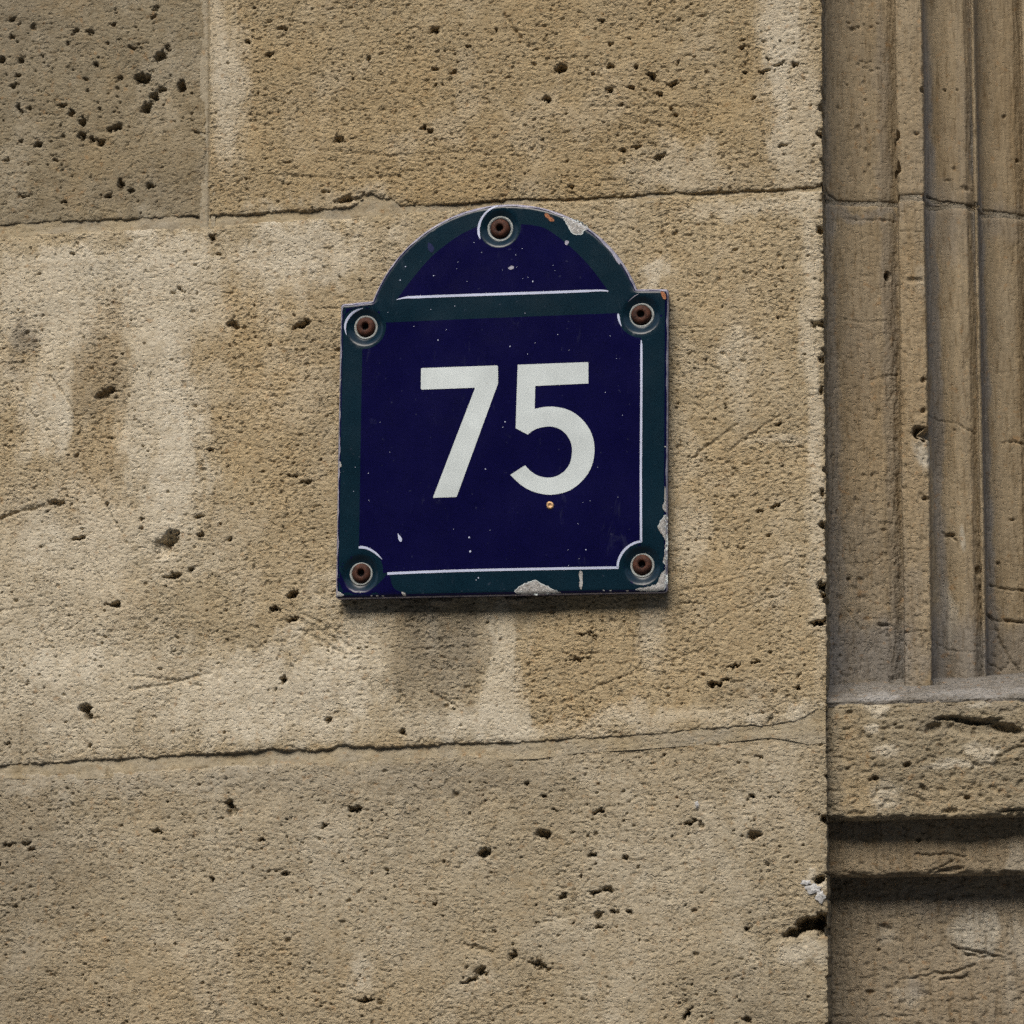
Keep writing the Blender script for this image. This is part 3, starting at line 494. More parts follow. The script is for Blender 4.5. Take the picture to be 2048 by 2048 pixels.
# section profile of the foot: (photo y on a line at x 1850, depth mm)
def zsec(py, dmm, px=1850): return W(px, py, dmm*MM)[1]
x_l, x_r = W(1655, 1600, .01)[0]-.006, W(2048, 1600)[0]+.7
def sweep_x(name, sec, mat, seed, rough, stains, pits, label, x0=None, arris=.0011, top_masks=(0, .1, .1), cracks=(), fill=None):
    P, S = resample(sec, .0007)
    xs = axis((x_l if x0 is None else x0), (x_l if x0 is None else x0)+.0001, W(2060, 1600)[0], x_r, 0.0007, .02)
    t = np.gradient(P, axis=0); t /= np.linalg.norm(t, axis=1)[:, None]+1e-12      # P = (depth, z)
    n = np.stack([-np.abs(t[:, 1]), np.where(t[:, 1] < 0, 1, -1)*t[:, 0]*np.sign(1)], -1)
    n = np.stack([t[:, 1], -t[:, 0]], -1)                                            # (dy, dz) outward for a section drawn downward
    n = np.stack([np.convolve(np.pad(n[:, i], 1, 'edge'), np.ones(3)/3, 'valid') for i in (0, 1)], -1); n /= np.linalg.norm(n, axis=1)[:, None]+1e-9
    X, SS = np.meshgrid(xs, S, indexing='ij'); BY = np.repeat(P[None, :, 0], len(xs), 0); BZ = np.repeat(P[None, :, 1], len(xs), 0)
    H = fbm(X/.05, SS/.03, 2, seed)*.0009
    H += (perlin(X/.0034, SS/.0024, seed+3)*.36+perlin(X/.0018, SS/.0014, seed+5)*.24)*MM*rough
    H -= sstep(.3, .6, fbm(X/.0065, SS/.0045, 2, seed+7))*1.0*MM*rough
    corner = np.where(np.abs(np.diff(t[:, 1]))+np.abs(np.diff(t[:, 0])) > .5)[0]
    for c in corner:
        w = np.exp(-((SS-S[c])/.0025)**2); H -= w*MM*(.5+1.6*np.clip(fbm(X/.012, X*0+c, 4, seed+11), -.2, 1))
    M = np.zeros(X.shape+(4,), np.float32); M[..., 3] = 1
    for q in range(3): M[..., q] = top_masks[q]
    wx = fbm(X/.004, SS/.004, 2, seed+20)*.0007; wz = fbm(X/.004, SS/.004, 2, seed+24)*.0007
    for px, py, dmm, a, b, deg, dep in pits:
        cx, cz = W(px, py, dmm*MM); t_ = math.radians(deg); dx = X-cx+wx; dz = BZ-cz+wz
        q = np.hypot((dx*math.cos(t_)+dz*math.sin(t_))/(a*PX), (-dx*math.sin(t_)+dz*math.cos(t_))/(b*PX)); H -= dep*MM*(1-sstep(.6, 1.2, q))*(np.abs(BY-dmm*MM) < .006)
    for pts, dmm, w, dep in cracks:
        Q = Ws(pts, dmm*MM); x = X+wx; z = BZ+wz; D = np.full(x.shape, 1.0)
        for (ax, az), (bx, bz) in zip(Q[:-1], Q[1:]):
            ex, ez = bx-ax, bz-az; tt = np.clip(((x-ax)*ex+(z-az)*ez)/(ex*ex+ez*ez), 0, 1); D = np.minimum(D, np.hypot(x-ax-tt*ex, z-az-tt*ez))
        H -= dep*MM*(1-sstep(.15, 1.0, D/(w*PX*1.2+.0003)))*(np.abs(BY-dmm*MM) < .02)
    sx = fbm(X/.015, SS/.015, 4, seed+30)*.008; sz = fbm(X/.015, SS/.015, 4, seed+34)*.008
    for kd, px, py, dmm, a, b, st in stains:
        cx, cz = W(px, py, dmm*MM); kk = min(1, min(a, b)*PX/.01); q = np.hypot((X-cx+sx*kk)/(a*PX), (BZ-cz+sz*kk)/(b*PX))
        v = st*(1-sstep(.6, 1.3, q))*(np.abs(BY-dmm*MM) < .012); M[..., kd] = 1-(1-M[..., kd])*(1-v)
    if fill is not None: H = fill(X, SS, BY, BZ, H, M)
    V = np.stack([X, BY+n[None, :, 0]*H, BZ+n[None, :, 1]*H], -1).reshape(-1, 3)
    return mesh_np(name, V, grid_faces(*X.shape)[:, ::-1], mat, sur, M.reshape(-1, 4), label=label)
z_top = zsec(1402, 7); z_b1 = zsec(1636, 7); z_b2 = zsec(1752, 25.5)
sweep_x('mortar_fillet', [(.115, zsec(1350, 115)), (.090, zsec(1351, 90)), (.066, zsec(1354, 66)), (.048, zsec(1360, 48)), (.034, zsec(1370, 34)), (.020, zsec(1383, 20)), (.010, zsec(1394, 10)), (.0085, zsec(1399, 8.5)), (.011, zsec(1412, 11))],
    M_ledge, 500, .28, [(0, 1755, 1393, 15, 40, 12, .9), (0, 1950, 1385, 15, 120, 10, .5)], [], 'sloping grey mortar bedding at the foot of the mouldings', top_masks=(.15, 0, .25),
    cracks=[([(1780,1362),(1850,1366),(1900,1370),(1960,1362),(2010,1352),(2048,1368)],46,2.6,2.2),([(1760,1392),(1810,1385),(1850,1372)],30,1.6,1.2),([(1690,1375),(1712,1392),(1730,1398)],30,2,1.4)])
def plinth_fill(X, SS, BY, BZ, H, M):
    # spalled hollow near the top right, and a mortar strip down the left edge
    xl = x_l; strip = 1-sstep(.013, .017, X-xl+fbm(X/.01, BZ/.01, 3, 77)*.002)
    M[..., 2] = np.maximum(M[..., 2], strip*.45*(BY < .02)); 
    return H-.0015*(1-sstep(.008, .015, X-xl))*(BY < .02)
sweep_x('projecting_block', [(.045, z_top-.002), (.010, z_top), (.0075, z_top-.0012), (.007, z_top-.003), (.007, z_b1+.002), (.008, z_b1+.0006), (.010, z_b1), (.028, z_b1+.0005)],
    M_jamb if False else M_stone_d, 520, 1.25,
    [(0,1745,1458,7,14,12,.8),(0,1775,1500,7,28,14,.5),(0,1765,1600,7,30,30,.5),(0,1755,1415,7,22,16,.6),(0,1900,1530,7,50,10,.6),(0,1965,1500,7,30,20,.5),(1,1720,1590,7,40,50,.6),(1,1700,1480,7,30,60,.4),(2,1930,1412,7,120,16,.5),(2,1860,1450,7,40,20,.5),(0,1960,1412,7,24,8,.8),(1,1900,1600,7,100,40,.3)],
    [(1866,1456,7,20,10,30,4),(1895,1436,7,26,5,5,4),(1930,1441,7,30,6,-12,5),(1975,1443,7,30,6,8,4.5),(2015,1456,7,34,9,-14,6),(1950,1456,7,75,18,-6,2.2),(1960,1475,7,80,30,-6,1.6),(1815,1530,7,8,6,20,4),(1790,1449,7,4,3,0,3),(1750,1557,7,7,6,0,4),(1934,1595,7,7,4,0,4),(1740,1562,7,4,3,0,3),(1845,1575,7,6,5,0,2),(1700,1425,7,8,5,0,2),(2030,1500,7,30,6,20,2),(1905,1622,7,12,6,0,2.5),(2030,1625,7,30,8,0,3)],
    'rough projecting block with a broken edge near its top', top_masks=(.1, .25, .12), fill=plinth_fill)
sweep_x('recessed_band', [(.0255, z_b1+.0008), (.0255, z_b2+.003), (.0265, z_b2+.001), (.0285, z_b2), (.050, z_b2)],
    M_jamb, 560, .75, [(1,1880,1700,25.5,160,30,.3),(0,2035,1720,25.5,18,30,.5),(2,1750,1660,25.5,90,20,.3)], [(1838,1680,25.5,5,5,0,3),(1900,1740,25.5,30,5,10,2.5),(2020,1748,25.5,20,6,0,3),(1800,1752,25.5,40,4,0,2)], 'dark recessed band under the projecting block', top_masks=(0, .2, .12),
    cracks=[([(1830,1708),(1860,1710),(1900,1708),(1930,1714)],25.5,2,1.8),([(1865,1740),(1895,1728),(1905,1722)],25.5,2,1.6)])
sweep_x('base_panel', [(.0465, z_b2+.001), (.0465, W(1850, 2075, .046)[1]-.01)],
    M_jamb, 580, .85, [(0,1950,1870,46.5,50,44,1.0),(0,1960,1890,46.5,30,24,.5),(0,1815,1990,46.5,26,26,.55),(0,1770,1865,46.5,14,18,.4),(1,1880,1990,46.5,90,60,.35),(0,2040,1880,46.5,14,50,.5),(2,1900,1800,46.5,160,30,.3),(1,1730,1930,46.5,30,80,.35),(2,1830,1975,46.5,24,16,.35),(0,2020,1960,46.5,10,60,.3)],
    [(1770,1858,46.5,14,12,0,2),(1870,1800,46.5,4,4,0,1.6),(1900,1795,46.5,5,5,0,1.8),(1740,1985,46.5,10,5,0,2),(1960,1905,46.5,50,3,-12,2),(1757,1900,46.5,4,4,0,2)], 'large recessed panel with a pale patch at the foot', top_masks=(.05, .1, .2),
    cracks=[([(1905,1890),(1930,1908),(1960,1915),(1990,1912)],46.5,2.4,1.8),([(1880,1960),(1915,1958),(1935,1950)],46.5,2,1.5),([(1800,1960),(1860,1950),(1900,1945),(1950,1930)],46.5,2,1),([(1870,1945),(1900,1948),(1930,1938)],46.5,2,1.2)])
# coarse continuation of the panel to the pavement
V = np.array([[x_l, .0465, W(1850, 2075, .046)[1]-.01], [x_r, .0465, W(1850, 2075, .046)[1]-.01], [x_r, .0465, -1.87], [x_l, .0465, -1.87]])
mesh_np('plinth_panel', V, np.array([[0, 3, 2, 1]])[:, ::-1], M_jamb, sur, np.tile([0, .1, .2, 1], (4, 1)))

# pavement in front of the wall
mp, nt, p = new_mat('pavement_asphalt')
nt.links.new(ramp(nt, noise(nt, 60, 4), [(.3, G3(.10)), (.7, G3(.16))]), p.inputs['Base Color']); p.inputs['Roughness'].default_value = .9
V = np.array([[-60, .3, -1.87], [60, .3, -1.87], [60, -60, -1.87], [-60, -60, -1.87]], float)
o = mesh_np('pavement', V, np.array([[0, 3, 2, 1]]), mp); o['kind'] = 'structure'

# unseen shaded house front, added across the street: it is what the glossy enamel mirrors and it closes off the low sky
mf, nt, p = new_mat('facade_plaster')
nt.links.new(ramp(nt, noise(nt, 1.5, 5), [(.3, (.22, .19, .15)), (.7, (.30, .27, .21))]), p.inputs['Base Color']); p.inputs['Roughness'].default_value = .9
V = []; F = []
def quad(a, b, c, d): F.append([len(V), len(V)+1, len(V)+2, len(V)+3]); V.extend([a, b, c, d])
fx = np.arange(-31, 32, 2.6); y0, y1 = -13.0, -12.75
quad((-60, y0, -1.87), (60, y0, -1.87), (60, y0, 9.4), (-60, y0, 9.4)); quad((-60, y0-9, 9.4), (60, y0-9, 9.4), (60, y0, 9.4), (-60, y0, 9.4))
for x in fx:                                            # piers and string courses stand proud of the window plane
    quad((x, y1, -1.87), (x+1.3, y1, -1.87), (x+1.3, y1, 9.3), (x, y1, 9.3)); quad((x, y0, -1.87), (x, y1, -1.87), (x, y1, 9.3), (x, y0, 9.3)); quad((x+1.3, y0, -1.87), (x+1.3, y1, -1.87), (x+1.3, y1, 9.3), (x+1.3, y0, 9.3))
for z in (-1.87, 1.6, 4.9, 8.1):
    quad((-31, y1+.02, z), (32, y1+.02, z), (32, y1+.02, z+1.0), (-31, y1+.02, z+1.0)); quad((-31, y0, z+1.0), (32, y0, z+1.0), (32, y1+.02, z+1.0), (-31, y1+.02, z+1.0))
o = mesh_np('added_street_facade', np.array(V, float), np.array(F), mf, smooth=False); o['kind'] = 'structure'

# ------------------------------------------------------------------ the number plate
PY = -0.0125                                             # mean depth of the plate's face in front of the wall
def enamel(name, col, rough=.12, spec=.30, speck=.5, dirt=(.20, .22, .30), wear=0.0, scale=1.0):
    m, nt, p = new_mat(name)
    c = mixc(nt, ramp(nt, noise(nt, 35, 5, .6), [(.35, G3(0)), (.75, G3(.6))]), col, tuple(v*1.5+.002 for v in col))
    # dust specks and faint scuffs on the glaze
    sp = ramp(nt, noise(nt, 430, 1, .3), [(.772, G3(0)), (.80, G3(speck))])
    c = mixc(nt, sp, c, dirt)
    sc = ramp(nt, noise(nt, 60, 8, .75, (1.6, 1, .5), 1.0), [(.60, G3(0)), (.85, G3(.16+wear))])
    c = mixc(nt, sc, c, dirt)
    nt.links.new(c, p.inputs['Base Color'])
    r = ramp(nt, noise(nt, 45, 5, .6), [(.3, G3(rough)), (.8, G3(rough+.12))]); nt.links.new(r, p.inputs['Roughness'])
    p.inputs['Specular IOR Level'].default_value = spec
    b = nt.nodes.new('ShaderNodeBump'); b.inputs['Strength'].default_value = .12; b.inputs['Distance'].default_value = .0006
    nt.links.new(noise(nt, 55, 3, .5), b.inputs['Height']); nt.links.new(b.outputs[0], p.inputs['Normal'])
    return m
M_blue = enamel('blue_enamel', (.0026, .0022, .0325), speck=.08); M_green = enamel('green_enamel', (.0025, .0145, .0255), rough=.18, speck=.1)
M_white = enamel('white_enamel', (.52, .57, .57), rough=.30, speck=.35, dirt=(.25, .24, .2)); M_line = enamel('white_line_enamel', (.46, .50, .64), rough=.4, speck=.2)
def simple_mat(name, c1, c2, scale, rough, metal=0, bump=.0004, spec=.3):
    m, nt, p = new_mat(name)
    nt.links.new(ramp(nt, noise(nt, scale, 5, .65), [(.32, c1), (.68, c2)]), p.inputs['Base Color'])
    p.inputs['Roughness'].default_value = rough; p.inputs['Metallic'].default_value = metal; p.inputs['Specular IOR Level'].default_value = spec
    b = nt.nodes.new('ShaderNodeBump'); b.inputs['Strength'].default_value = .7; b.inputs['Distance'].default_value = bump
    nt.links.new(noise(nt, scale*1.7, 5, .7), b.inputs['Height']); nt.links.new(b.outputs[0], p.inputs['Normal']); return m
M_chip = simple_mat('bare_chipped_ground_coat', (.20, .185, .165), (.55, .545, .525), 520, .85, bump=.0008)
M_edge = simple_mat('worn_rim', (.16, .16, .24), (.42, .41, .47), 260, .55)
M_side = simple_mat('dark_plate_edge', (.012, .012, .030), (.05, .045, .06), 200, .5)
M_rust = simple_mat('rusted_steel', (.016, .007, .005), (.095, .033, .017), 260, .7, bump=.0005)
M_orange = simple_mat('orange_rust', (.20, .06, .03), (.45, .20, .09), 500, .8)
M_brass = simple_mat('brass_tack', (.45, .26, .12), (.75, .50, .28), 500, .45, .5)
M_hole = simple_mat('socket_dark', (.004, .004, .008), (.01, .008, .012), 300, .6)
M_ring = simple_mat('white_grommet', (.20, .21, .20), (.40, .43, .42), 300, .5)

Z1 = lambda pts: [(660+a*.36232, 390+b*.36232) for a, b in pts]
Z2 = lambda pts: [(660+a*.36232, 690+b*.36232) for a, b in pts]
def catmull(P, n=6, closed=False):
    P = np.array(P, float); out = []
    m = len(P)
    for i in range(m if closed else m-1):
        p0 = P[(i-1) % m] if closed or i > 0 else P[0]; p1 = P[i]; p2 = P[(i+1) % m]; p3 = P[(i+2) % m] if closed or i+2 < m else P[-1]
        for t in np.linspace(0, 1, n, endpoint=False):
            out.append(.5*((2*p1)+(-p0+p2)*t+(2*p0-5*p1+4*p2-p3)*t*t+(-p0+3*p1-3*p2+p3)*t**3))
    if not closed: out.append(P[-1])
    return [tuple(q) for q in out]
arc_px = Z1([(225,580),(260,510),(330,400),(420,300),(520,205),(640,130),(760,80),(880,50),(1000,40),(1120,48),(1250,92),(1400,170),(1540,290),(1640,410),(1695,515)])
arcW = Ws(arc_px, PY)
A = np.c_[2*arcW, np.ones(len(arcW))]; sol = np.linalg.lstsq(A, (arcW**2).sum(1), rcond=None)[0]
ac = sol[:2]; ar = math.sqrt(sol[2]+ac@ac)
a0 = math.atan2(*(arcW[0]-ac)[::-1]); a1 = math.atan2(*(arcW[-1]-ac)[::-1])
print('arc radius mm', ar*1000, 'max resid px', np.abs(np.hypot(*(arcW-ac).T)-ar).max()/PX)
if a0 < 0: a0 += 2*math.pi
arcpts = [tuple(ac+ar*np.array([math.cos(t), math.sin(t)])) for t in np.linspace(a0, a1, 60)]
def lerp_line(p, q, n):
    p, q = np.array(p), np.array(q); return [tuple(p+(q-p)*t) for t in np.linspace(0, 1, n, endpoint=False)]
def rounded(c_prev, c, c_next, r, n=5):
    c = np.array(c); a = (np.array(c_prev)-c); b = (np.array(c_next)-c); a /= np.linalg.norm(a); b /= np.linalg.norm(b)
    p0 = c+a*r; p2 = c+b*r; return [tuple((1-t)**2*p0+2*t*(1-t)*c+t*t*p2) for t in np.linspace(0, 1, n)]
TL, BL, BR, TR = (W(680.5, 607, PY), W(670, 1197, PY), W(1333.5, 1184, PY), W(1336, 576.5, PY))
NL, NR = arcpts[0], arcpts[-1]
rr = .0022
outline = []
for prev, c, nxt in ((NL, TL, BL), (TL, BL, BR), (BL, BR, TR), (BR, TR, NR)):
    outline += rounded(prev, c, nxt, rr)
outline += [NR]+arcpts[::-1][1:-1]+[NL]
def densify(P, step=.003):
    out = []; m = len(P)
    for i in range(m):
        p = np.array(P[i]); q = np.array(P[(i+1) % m]); n = max(1, int(np.linalg.norm(q-p)/step))
        out += [tuple(p+(q-p)*t) for t in np.linspace(0, 1, n, endpoint=False)]
    return out
outline = densify(outline, .0025)
def clean(P, eps=1e-5):
    out = []
    for p in P:
        if not out or math.hypot(p[0]-out[-1][0], p[1]-out[-1][1]) > eps: out.append(p)
    if math.hypot(out[0][0]-out[-1][0], out[0][1]-out[-1][1]) < eps: out.pop()
    return out
outline = clean(outline)
def seg_dist(P, poly):
    P = np.atleast_2d(P); D = np.full(len(P), 9.0); Q = np.array(poly); R = np.roll(Q, -1, 0)
    for a, b in zip(Q, R):
        e = b-a; t = np.clip(((P-a)@e)/(e@e+1e-18), 0, 1); D = np.minimum(D, np.hypot(*(P-a-t[:, None]*e).T))
    return D
def inside(P, poly):
    P = np.atleast_2d(P); Q = np.array(poly); R = np.roll(Q, -1, 0); c = np.zeros(len(P), bool)
    for a, b in zip(Q, R):
        cond = ((a[1] > P[:, 1]) != (b[1] > P[:, 1]))
        xi = (b[0]-a[0])*(P[:, 1]-a[1])/(b[1]-a[1]+1e-18)+a[0]; c ^= cond & (P[:, 0] < xi)
    return c
SCR_PX = [Z1([(195,728)])[0], Z1([(937,182)])[0], Z1([(1718,660)])[0], Z2([(168,1262)])[0], Z2([(1722,1215)])[0]]
SCR = Ws(SCR_PX, PY+.001)
PCX, PCZ = W(1005, 880, PY)
def plate_y(P):
    """front face of the slightly domed plate, with its dished screw holes and turned-down rim"""
    P = np.atleast_2d(P); d = seg_dist(P, outline)
    r = np.hypot((P[:, 0]-PCX)/.10, (P[:, 1]-PCZ)/.115)
    y = -.0112-.0022*(1-np.clip(r, 0, 1.4)**2/1.96)
    y = y+.0026*(1-np.sqrt(np.clip(1-(1-np.clip(d/.0030, 0, 1))**2, 0, 1)))
    for s in SCR:
        q = np.hypot(*(P-s).T); y = y+.0030*(1-sstep(.0066, .0128, q))
    return y
def inset(poly, d):
    P = np.array(poly); t = np.roll(P, -1, 0)-np.roll(P, 1, 0); t /= np.linalg.norm(t, axis=1)[:, None]+1e-12
    area = .5*np.sum(P[:, 0]*np.roll(P[:, 1], -1)-np.roll(P[:, 0], -1)*P[:, 1]); s = 1 if area > 0 else -1
    n = np.stack([-t[:, 1], t[:, 0]], -1)*s; d = np.asarray(d)
    return P+n*(d[:, None] if d.ndim else d)
def face_normals(P):
    e = .00015; gx = (plate_y(P+[e, 0])-plate_y(P-[e, 0]))/(2*e); gz = (plate_y(P+[0, e])-plate_y(P-[0, e]))/(2*e)
    N = np.stack([gx, -np.ones(len(P)), gz], -1); return N/np.linalg.norm(N, axis=1)[:, None]
def layer(name, loops, mat, parent, lift, step=.0035, holes_at=(), smooth=True, label=None, thick=0.0):
    """a sheet of enamel bounded by loops (even-odd), laid on the domed face and lifted by `lift`"""
    loops = [clean(l) for l in loops]
    pts = [p for l in loops for p in l]; edges = []; o = 0
    for l in loops:
        edges += [(o+i, o+(i+1) % len(l)) for i in range(len(l))]; o += len(l)
    A = np.array(pts); xs = np.arange(A[:, 0].min(), A[:, 0].max(), step); zs = np.arange(A[:, 1].min(), A[:, 1].max(), step)
    if len(xs) and len(zs):
        G = np.array([(x+(step/2 if j % 2 else 0), z) for j, z in enumerate(zs) for x in xs])
        extra = [G]
        for s in SCR:
            for rad in (.0066, .008, .0095, .011, .0125):
                extra.append(np.array([s+rad*np.array([math.cos(t), math.sin(t)]) for t in np.linspace(0, 2*math.pi, 28, endpoint=False)]))
        nR = 0
        if name in ('plate_body', 'green_border'):
            rim_ = [inset(outline, q) for q in (.0004, .0009, .0015, .0023, .0032)]; nR = sum(map(len, rim_)); extra += rim_
        G = np.concatenate(extra)
        ins = np.zeros(len(G), bool); dd = np.full(len(G), 9.0)
        for l in loops: ins ^= inside(G, l); dd = np.minimum(dd, seg_dist(G, l))
        lim = np.full(len(G), min(step*.3, .0012)); lim[len(G)-nR:] = .0002; G = G[ins & (dd > lim)]
        if len(G): pts = pts+[tuple(g) for g in G]
    v, e, f, *_ = delaunay_2d_cdt([Vector(p) for p in pts], edges, [], 0, 1e-7)
    v = np.array([tuple(q) for q in v]); f = np.array([t for t in f if len(t) == 3])
    cen = v[f].mean(1); ins = np.zeros(len(cen), bool)
    for l in loops: ins ^= inside(cen, l)
    f = f[ins]
    y = plate_y(v)-lift
    V = np.stack([v[:, 0], y, v[:, 1]], -1)
    # orient towards -y
    a, b, c = V[f[:, 0]], V[f[:, 1]], V[f[:, 2]]; n = np.cross(b-a, c-a)[:, 1]; f[n > 0] = f[n > 0][:, ::-1]
    N = face_normals(v)
    if thick:
        # side walls of the layer
        nb = len(V); V = np.concatenate([V, V, V+np.array([0, thick, 0])]); ef = []
        es = {}; es_tri = {}; NS = np.zeros((nb, 3))
        for t in f:
            for i in range(3):
                es[(t[i], t[(i+1) % 3])] = 1; es_tri[(t[i], t[(i+1) % 3])] = t
        for (i, j) in list(es):
            if (j, i) not in es:
                ef += [(j+nb, i+nb, i+2*nb), (j+nb, i+2*nb, j+2*nb)]
                dv = V[j]-V[i]; en = np.array([-dv[2], 0, dv[0]]); en /= np.linalg.norm(en)+1e-12
                if np.dot(en, V[list(es_tri[(i, j)])].mean(0)-V[i]) > 0: en = -en
                NS[i] += en; NS[j] += en
        f = np.concatenate([f, np.array(ef)])
        NS /= np.linalg.norm(NS, axis=1)[:, None]+1e-9; NS[:, 1] -= 1e-6; N = np.concatenate([N, NS, NS])
    V, f, N = compact(V, f, N)
    o = mesh_np(name, V, f, mat, parent, smooth=smooth, label=label)
    o.data.normals_split_custom_set_from_vertices([tuple(n) for n in N])
    return o

plate = empty('house_number_plate', (PCX, -.001, W(1000, 1190, PY)[1]), 'arched blue enamel number plate with green border and white 75, screwed to the wall', 'sign')
SH = [[tuple(s+.0062*np.array([math.cos(t), math.sin(t)])) for t in np.linspace(0, 2*math.pi, 28, endpoint=False)] for s in SCR]
layer('plate_body', [outline]+SH, M_blue, plate, 0.0)
# turned-down edge of the plate
O = np.array(outline); cen = O.mean(0)
rings = []
for dy, ins_ in ((None, 0), (-.0088, -.00015), (-.006, -.0001), (-.0025, .0002), (-.0006, .0012), (-.0006, .006)):
    Q = inset(outline, ins_); y = plate_y(np.array(outline)) if dy is None else np.full(len(Q), dy)
    rings.append(np.stack([Q[:, 0], y, Q[:, 1]], -1))
R = np.stack(rings, 1); R = np.concatenate([R, R[:1]], 0)
mesh_np('plate_edge', R.reshape(-1, 3), grid_faces(*R.shape[:2]), M_side, plate)
# green border and the blue fields
layer('green_border', [[tuple(q) for q in inset(outline, .0019)]]+SH, M_green, plate, .00008)
def arc_between(center, p, q, n=10, cw=None):
    c = np.array(center); p = np.array(p); q = np.array(q); a = math.atan2(*(p-c)[::-1]); b = math.atan2(*(q-c)[::-1])
    while b-a > math.pi: b -= 2*math.pi
    while b-a < -math.pi: b += 2*math.pi
    ra, rb = np.linalg.norm(p-c), np.linalg.norm(q-c)
    return [tuple(c+(ra+(rb-ra)*t)*np.array([math.cos(a+(b-a)*t), math.sin(a+(b-a)*t)])) for t in np.linspace(0, 1, n)]
w1 = lambda a, b: tuple(W(*Z1([(a, b)])[0], PY)); w2 = lambda a, b: tuple(W(*Z2([(a, b)])[0], PY))
field = arc_between(SCR[0], w1(178, 850), w1(308, 704)) + arc_between(SCR[2], w1(1590, 652), w1(1716, 788)) + arc_between(SCR[4], w2(1718, 1085), w2(1585, 1232)) + \
        arc_between(SCR[3], w2(292, 1258), w2(160, 1112))
layer('blue_field', [densify(field, .004)], M_blue, plate, .00016)
lun = Ws(catmull(Z1([(370,575),(440,480),(560,340),(700,230),(823,168)]), 6), PY).tolist()
lun2 = Ws(catmull(Z1([(1052,160),(1120,166),(1200,190),(1320,280),(1430,390),(1530,520)]), 6), PY).tolist()
mid = arc_between(SCR[1], lun[-1], tuple(SCR[1]+np.array([0, -.0128]))) [1:]+arc_between(SCR[1], tuple(SCR[1]+np.array([0, -.0128])), lun2[0])[1:-1]
layer('blue_lunette', [densify([tuple(p) for p in lun]+mid+[tuple(p) for p in lun2], .004)], M_blue, plate, .00016)
# dark blue corner where the green coat has worn off
layer('blue_corner', [Ws(catmull(Z2([(45,1245),(75,1300),(110,1340),(170,1352),(230,1345),(285,1300),(318,1262),(330,1275),(350,1340),(400,1372),(300,1378),(48,1382)]), 4, True), PY).tolist()], M_blue, plate, .00024, label='lower left corner where blue shows through the green')
layer('blue_corner', [Ws(catmull(Z1([(66,606),(140,600),(228,590),(240,605),(180,612),(120,628),(82,660),(66,690)]), 4, True), PY).tolist()], M_blue, plate, .00024, label='upper left corner where blue shows through the green')
# worn pale rim
rgr = np.random.default_rng(3)
n_o = len(outline); s_o = np.arange(n_o); oP = np.array(outline)
wid = .0004+.0006*np.clip(fbm(oP[:, 0]/.012+5, oP[:, 1]/.012, 3, 600)*1.2+.35, 0, 1.3)
zrel = (oP[:, 1]-W(1000, 1190, PY)[1])
wid = np.where(zrel < .002, wid*.15+.00008, wid)                       # almost none along the foot
wid = np.where(oP[:, 1] > TL[1]-.003, wid*1.9, wid); wid = np.where(oP[:, 0] < PCX-.09, np.maximum(wid, .0002)*1.3, wid)
wid = np.where((oP[:, 0] > PCX+.09) & (oP[:, 1] < TR[1]-.004), wid*.8, wid)
ri = inset(outline, wid+.0002); ro = inset(outline, .0)
Vr = []
yo = plate_y(ro+0)-.00004; 
layerV = np.stack([np.c_[ro[:, 0], yo+.0003, ro[:, 1]], np.c_[inset(outline, -.0002)[:, 0], yo-.0001, inset(outline, -.0002)[:, 1]], np.c_[inset(outline, .0003)[:, 0], plate_y(inset(outline, .0003))-.00032, inset(outline, .0003)[:, 1]], np.c_[ri[:, 0], plate_y(ri)-.00030, ri[:, 1]]], 1)
layerV = np.concatenate([layerV, layerV[:1]], 0)
mesh_np('worn_rim', layerV.reshape(-1, 3), grid_faces(*layerV.shape[:2])[:, ::-1], M_edge, plate)

# white strokes
def ribbon(name, pts, widths, mat, lift=.00026, label=None, n=5, jit=.25, seed=0):
    P = np.array(catmull(pts, n)) if len(pts) > 2 else np.array([np.array(pts[0])+(np.array(pts[1])-np.array(pts[0]))*t for t in np.linspace(0, 1, 30)])
    P = Ws(P, PY); t = np.gradient(P, axis=0); t /= np.linalg.norm(t, axis=1)[:, None]+1e-12; nn = np.stack([-t[:, 1], t[:, 0]], -1)
    u = np.linspace(0, 1, len(P)); wv = np.interp(u, np.linspace(0, 1, len(widths)), widths)*PX/2
    r = np.random.default_rng(seed); wv = wv*(1+jit*.3*(r.random(len(P))-.5))
    loop = [tuple(q) for q in (P+nn*wv[:, None])]+[tuple(q) for q in (P-nn*wv[:, None])[::-1]]
    return layer(name, [loop], mat, plate, lift, step=.05)
def polyline_px(pts, step=14):
    out = []
    for a, b in zip(pts[:-1], pts[1:]):
        a, b = np.array(a), np.array(b); n = max(1, int(np.linalg.norm(b-a)/step)); out += [tuple(a+(b-a)*t) for t in np.linspace(0, 1, n, endpoint=False)]
    return out+[tuple(pts[-1])]
ribbon('white_line', polyline_px(Z1([(368,577),(420,566),(600,559),(900,549),(1200,539),(1440,529),(1500,527),(1536,530)])), [1.2]+[5.2]*16+[4, 2.6], M_line, seed=1)
ribbon('white_line', polyline_px(Z1([(1718,800),(1719,830),(1719,1090)])+Z2([(1718,400),(1716,700),(1717,1086)])), [1.5, 4.4]+[4.4]*20, M_line, seed=2)
ribbon('white_line', Z2([(1720,1084),(1690,1090),(1650,1110),(1615,1145),(1593,1190),(1587,1232)]), [4.6, 4.6, 4.8, 4.8, 4.6], M_line, seed=3)
ribbon('white_line', polyline_px(Z2([(1592,1229),(1300,1234),(1100,1238),(900,1242),(700,1247),(500,1254),(316,1262)])), [5]*20+[5], M_line, seed=4)
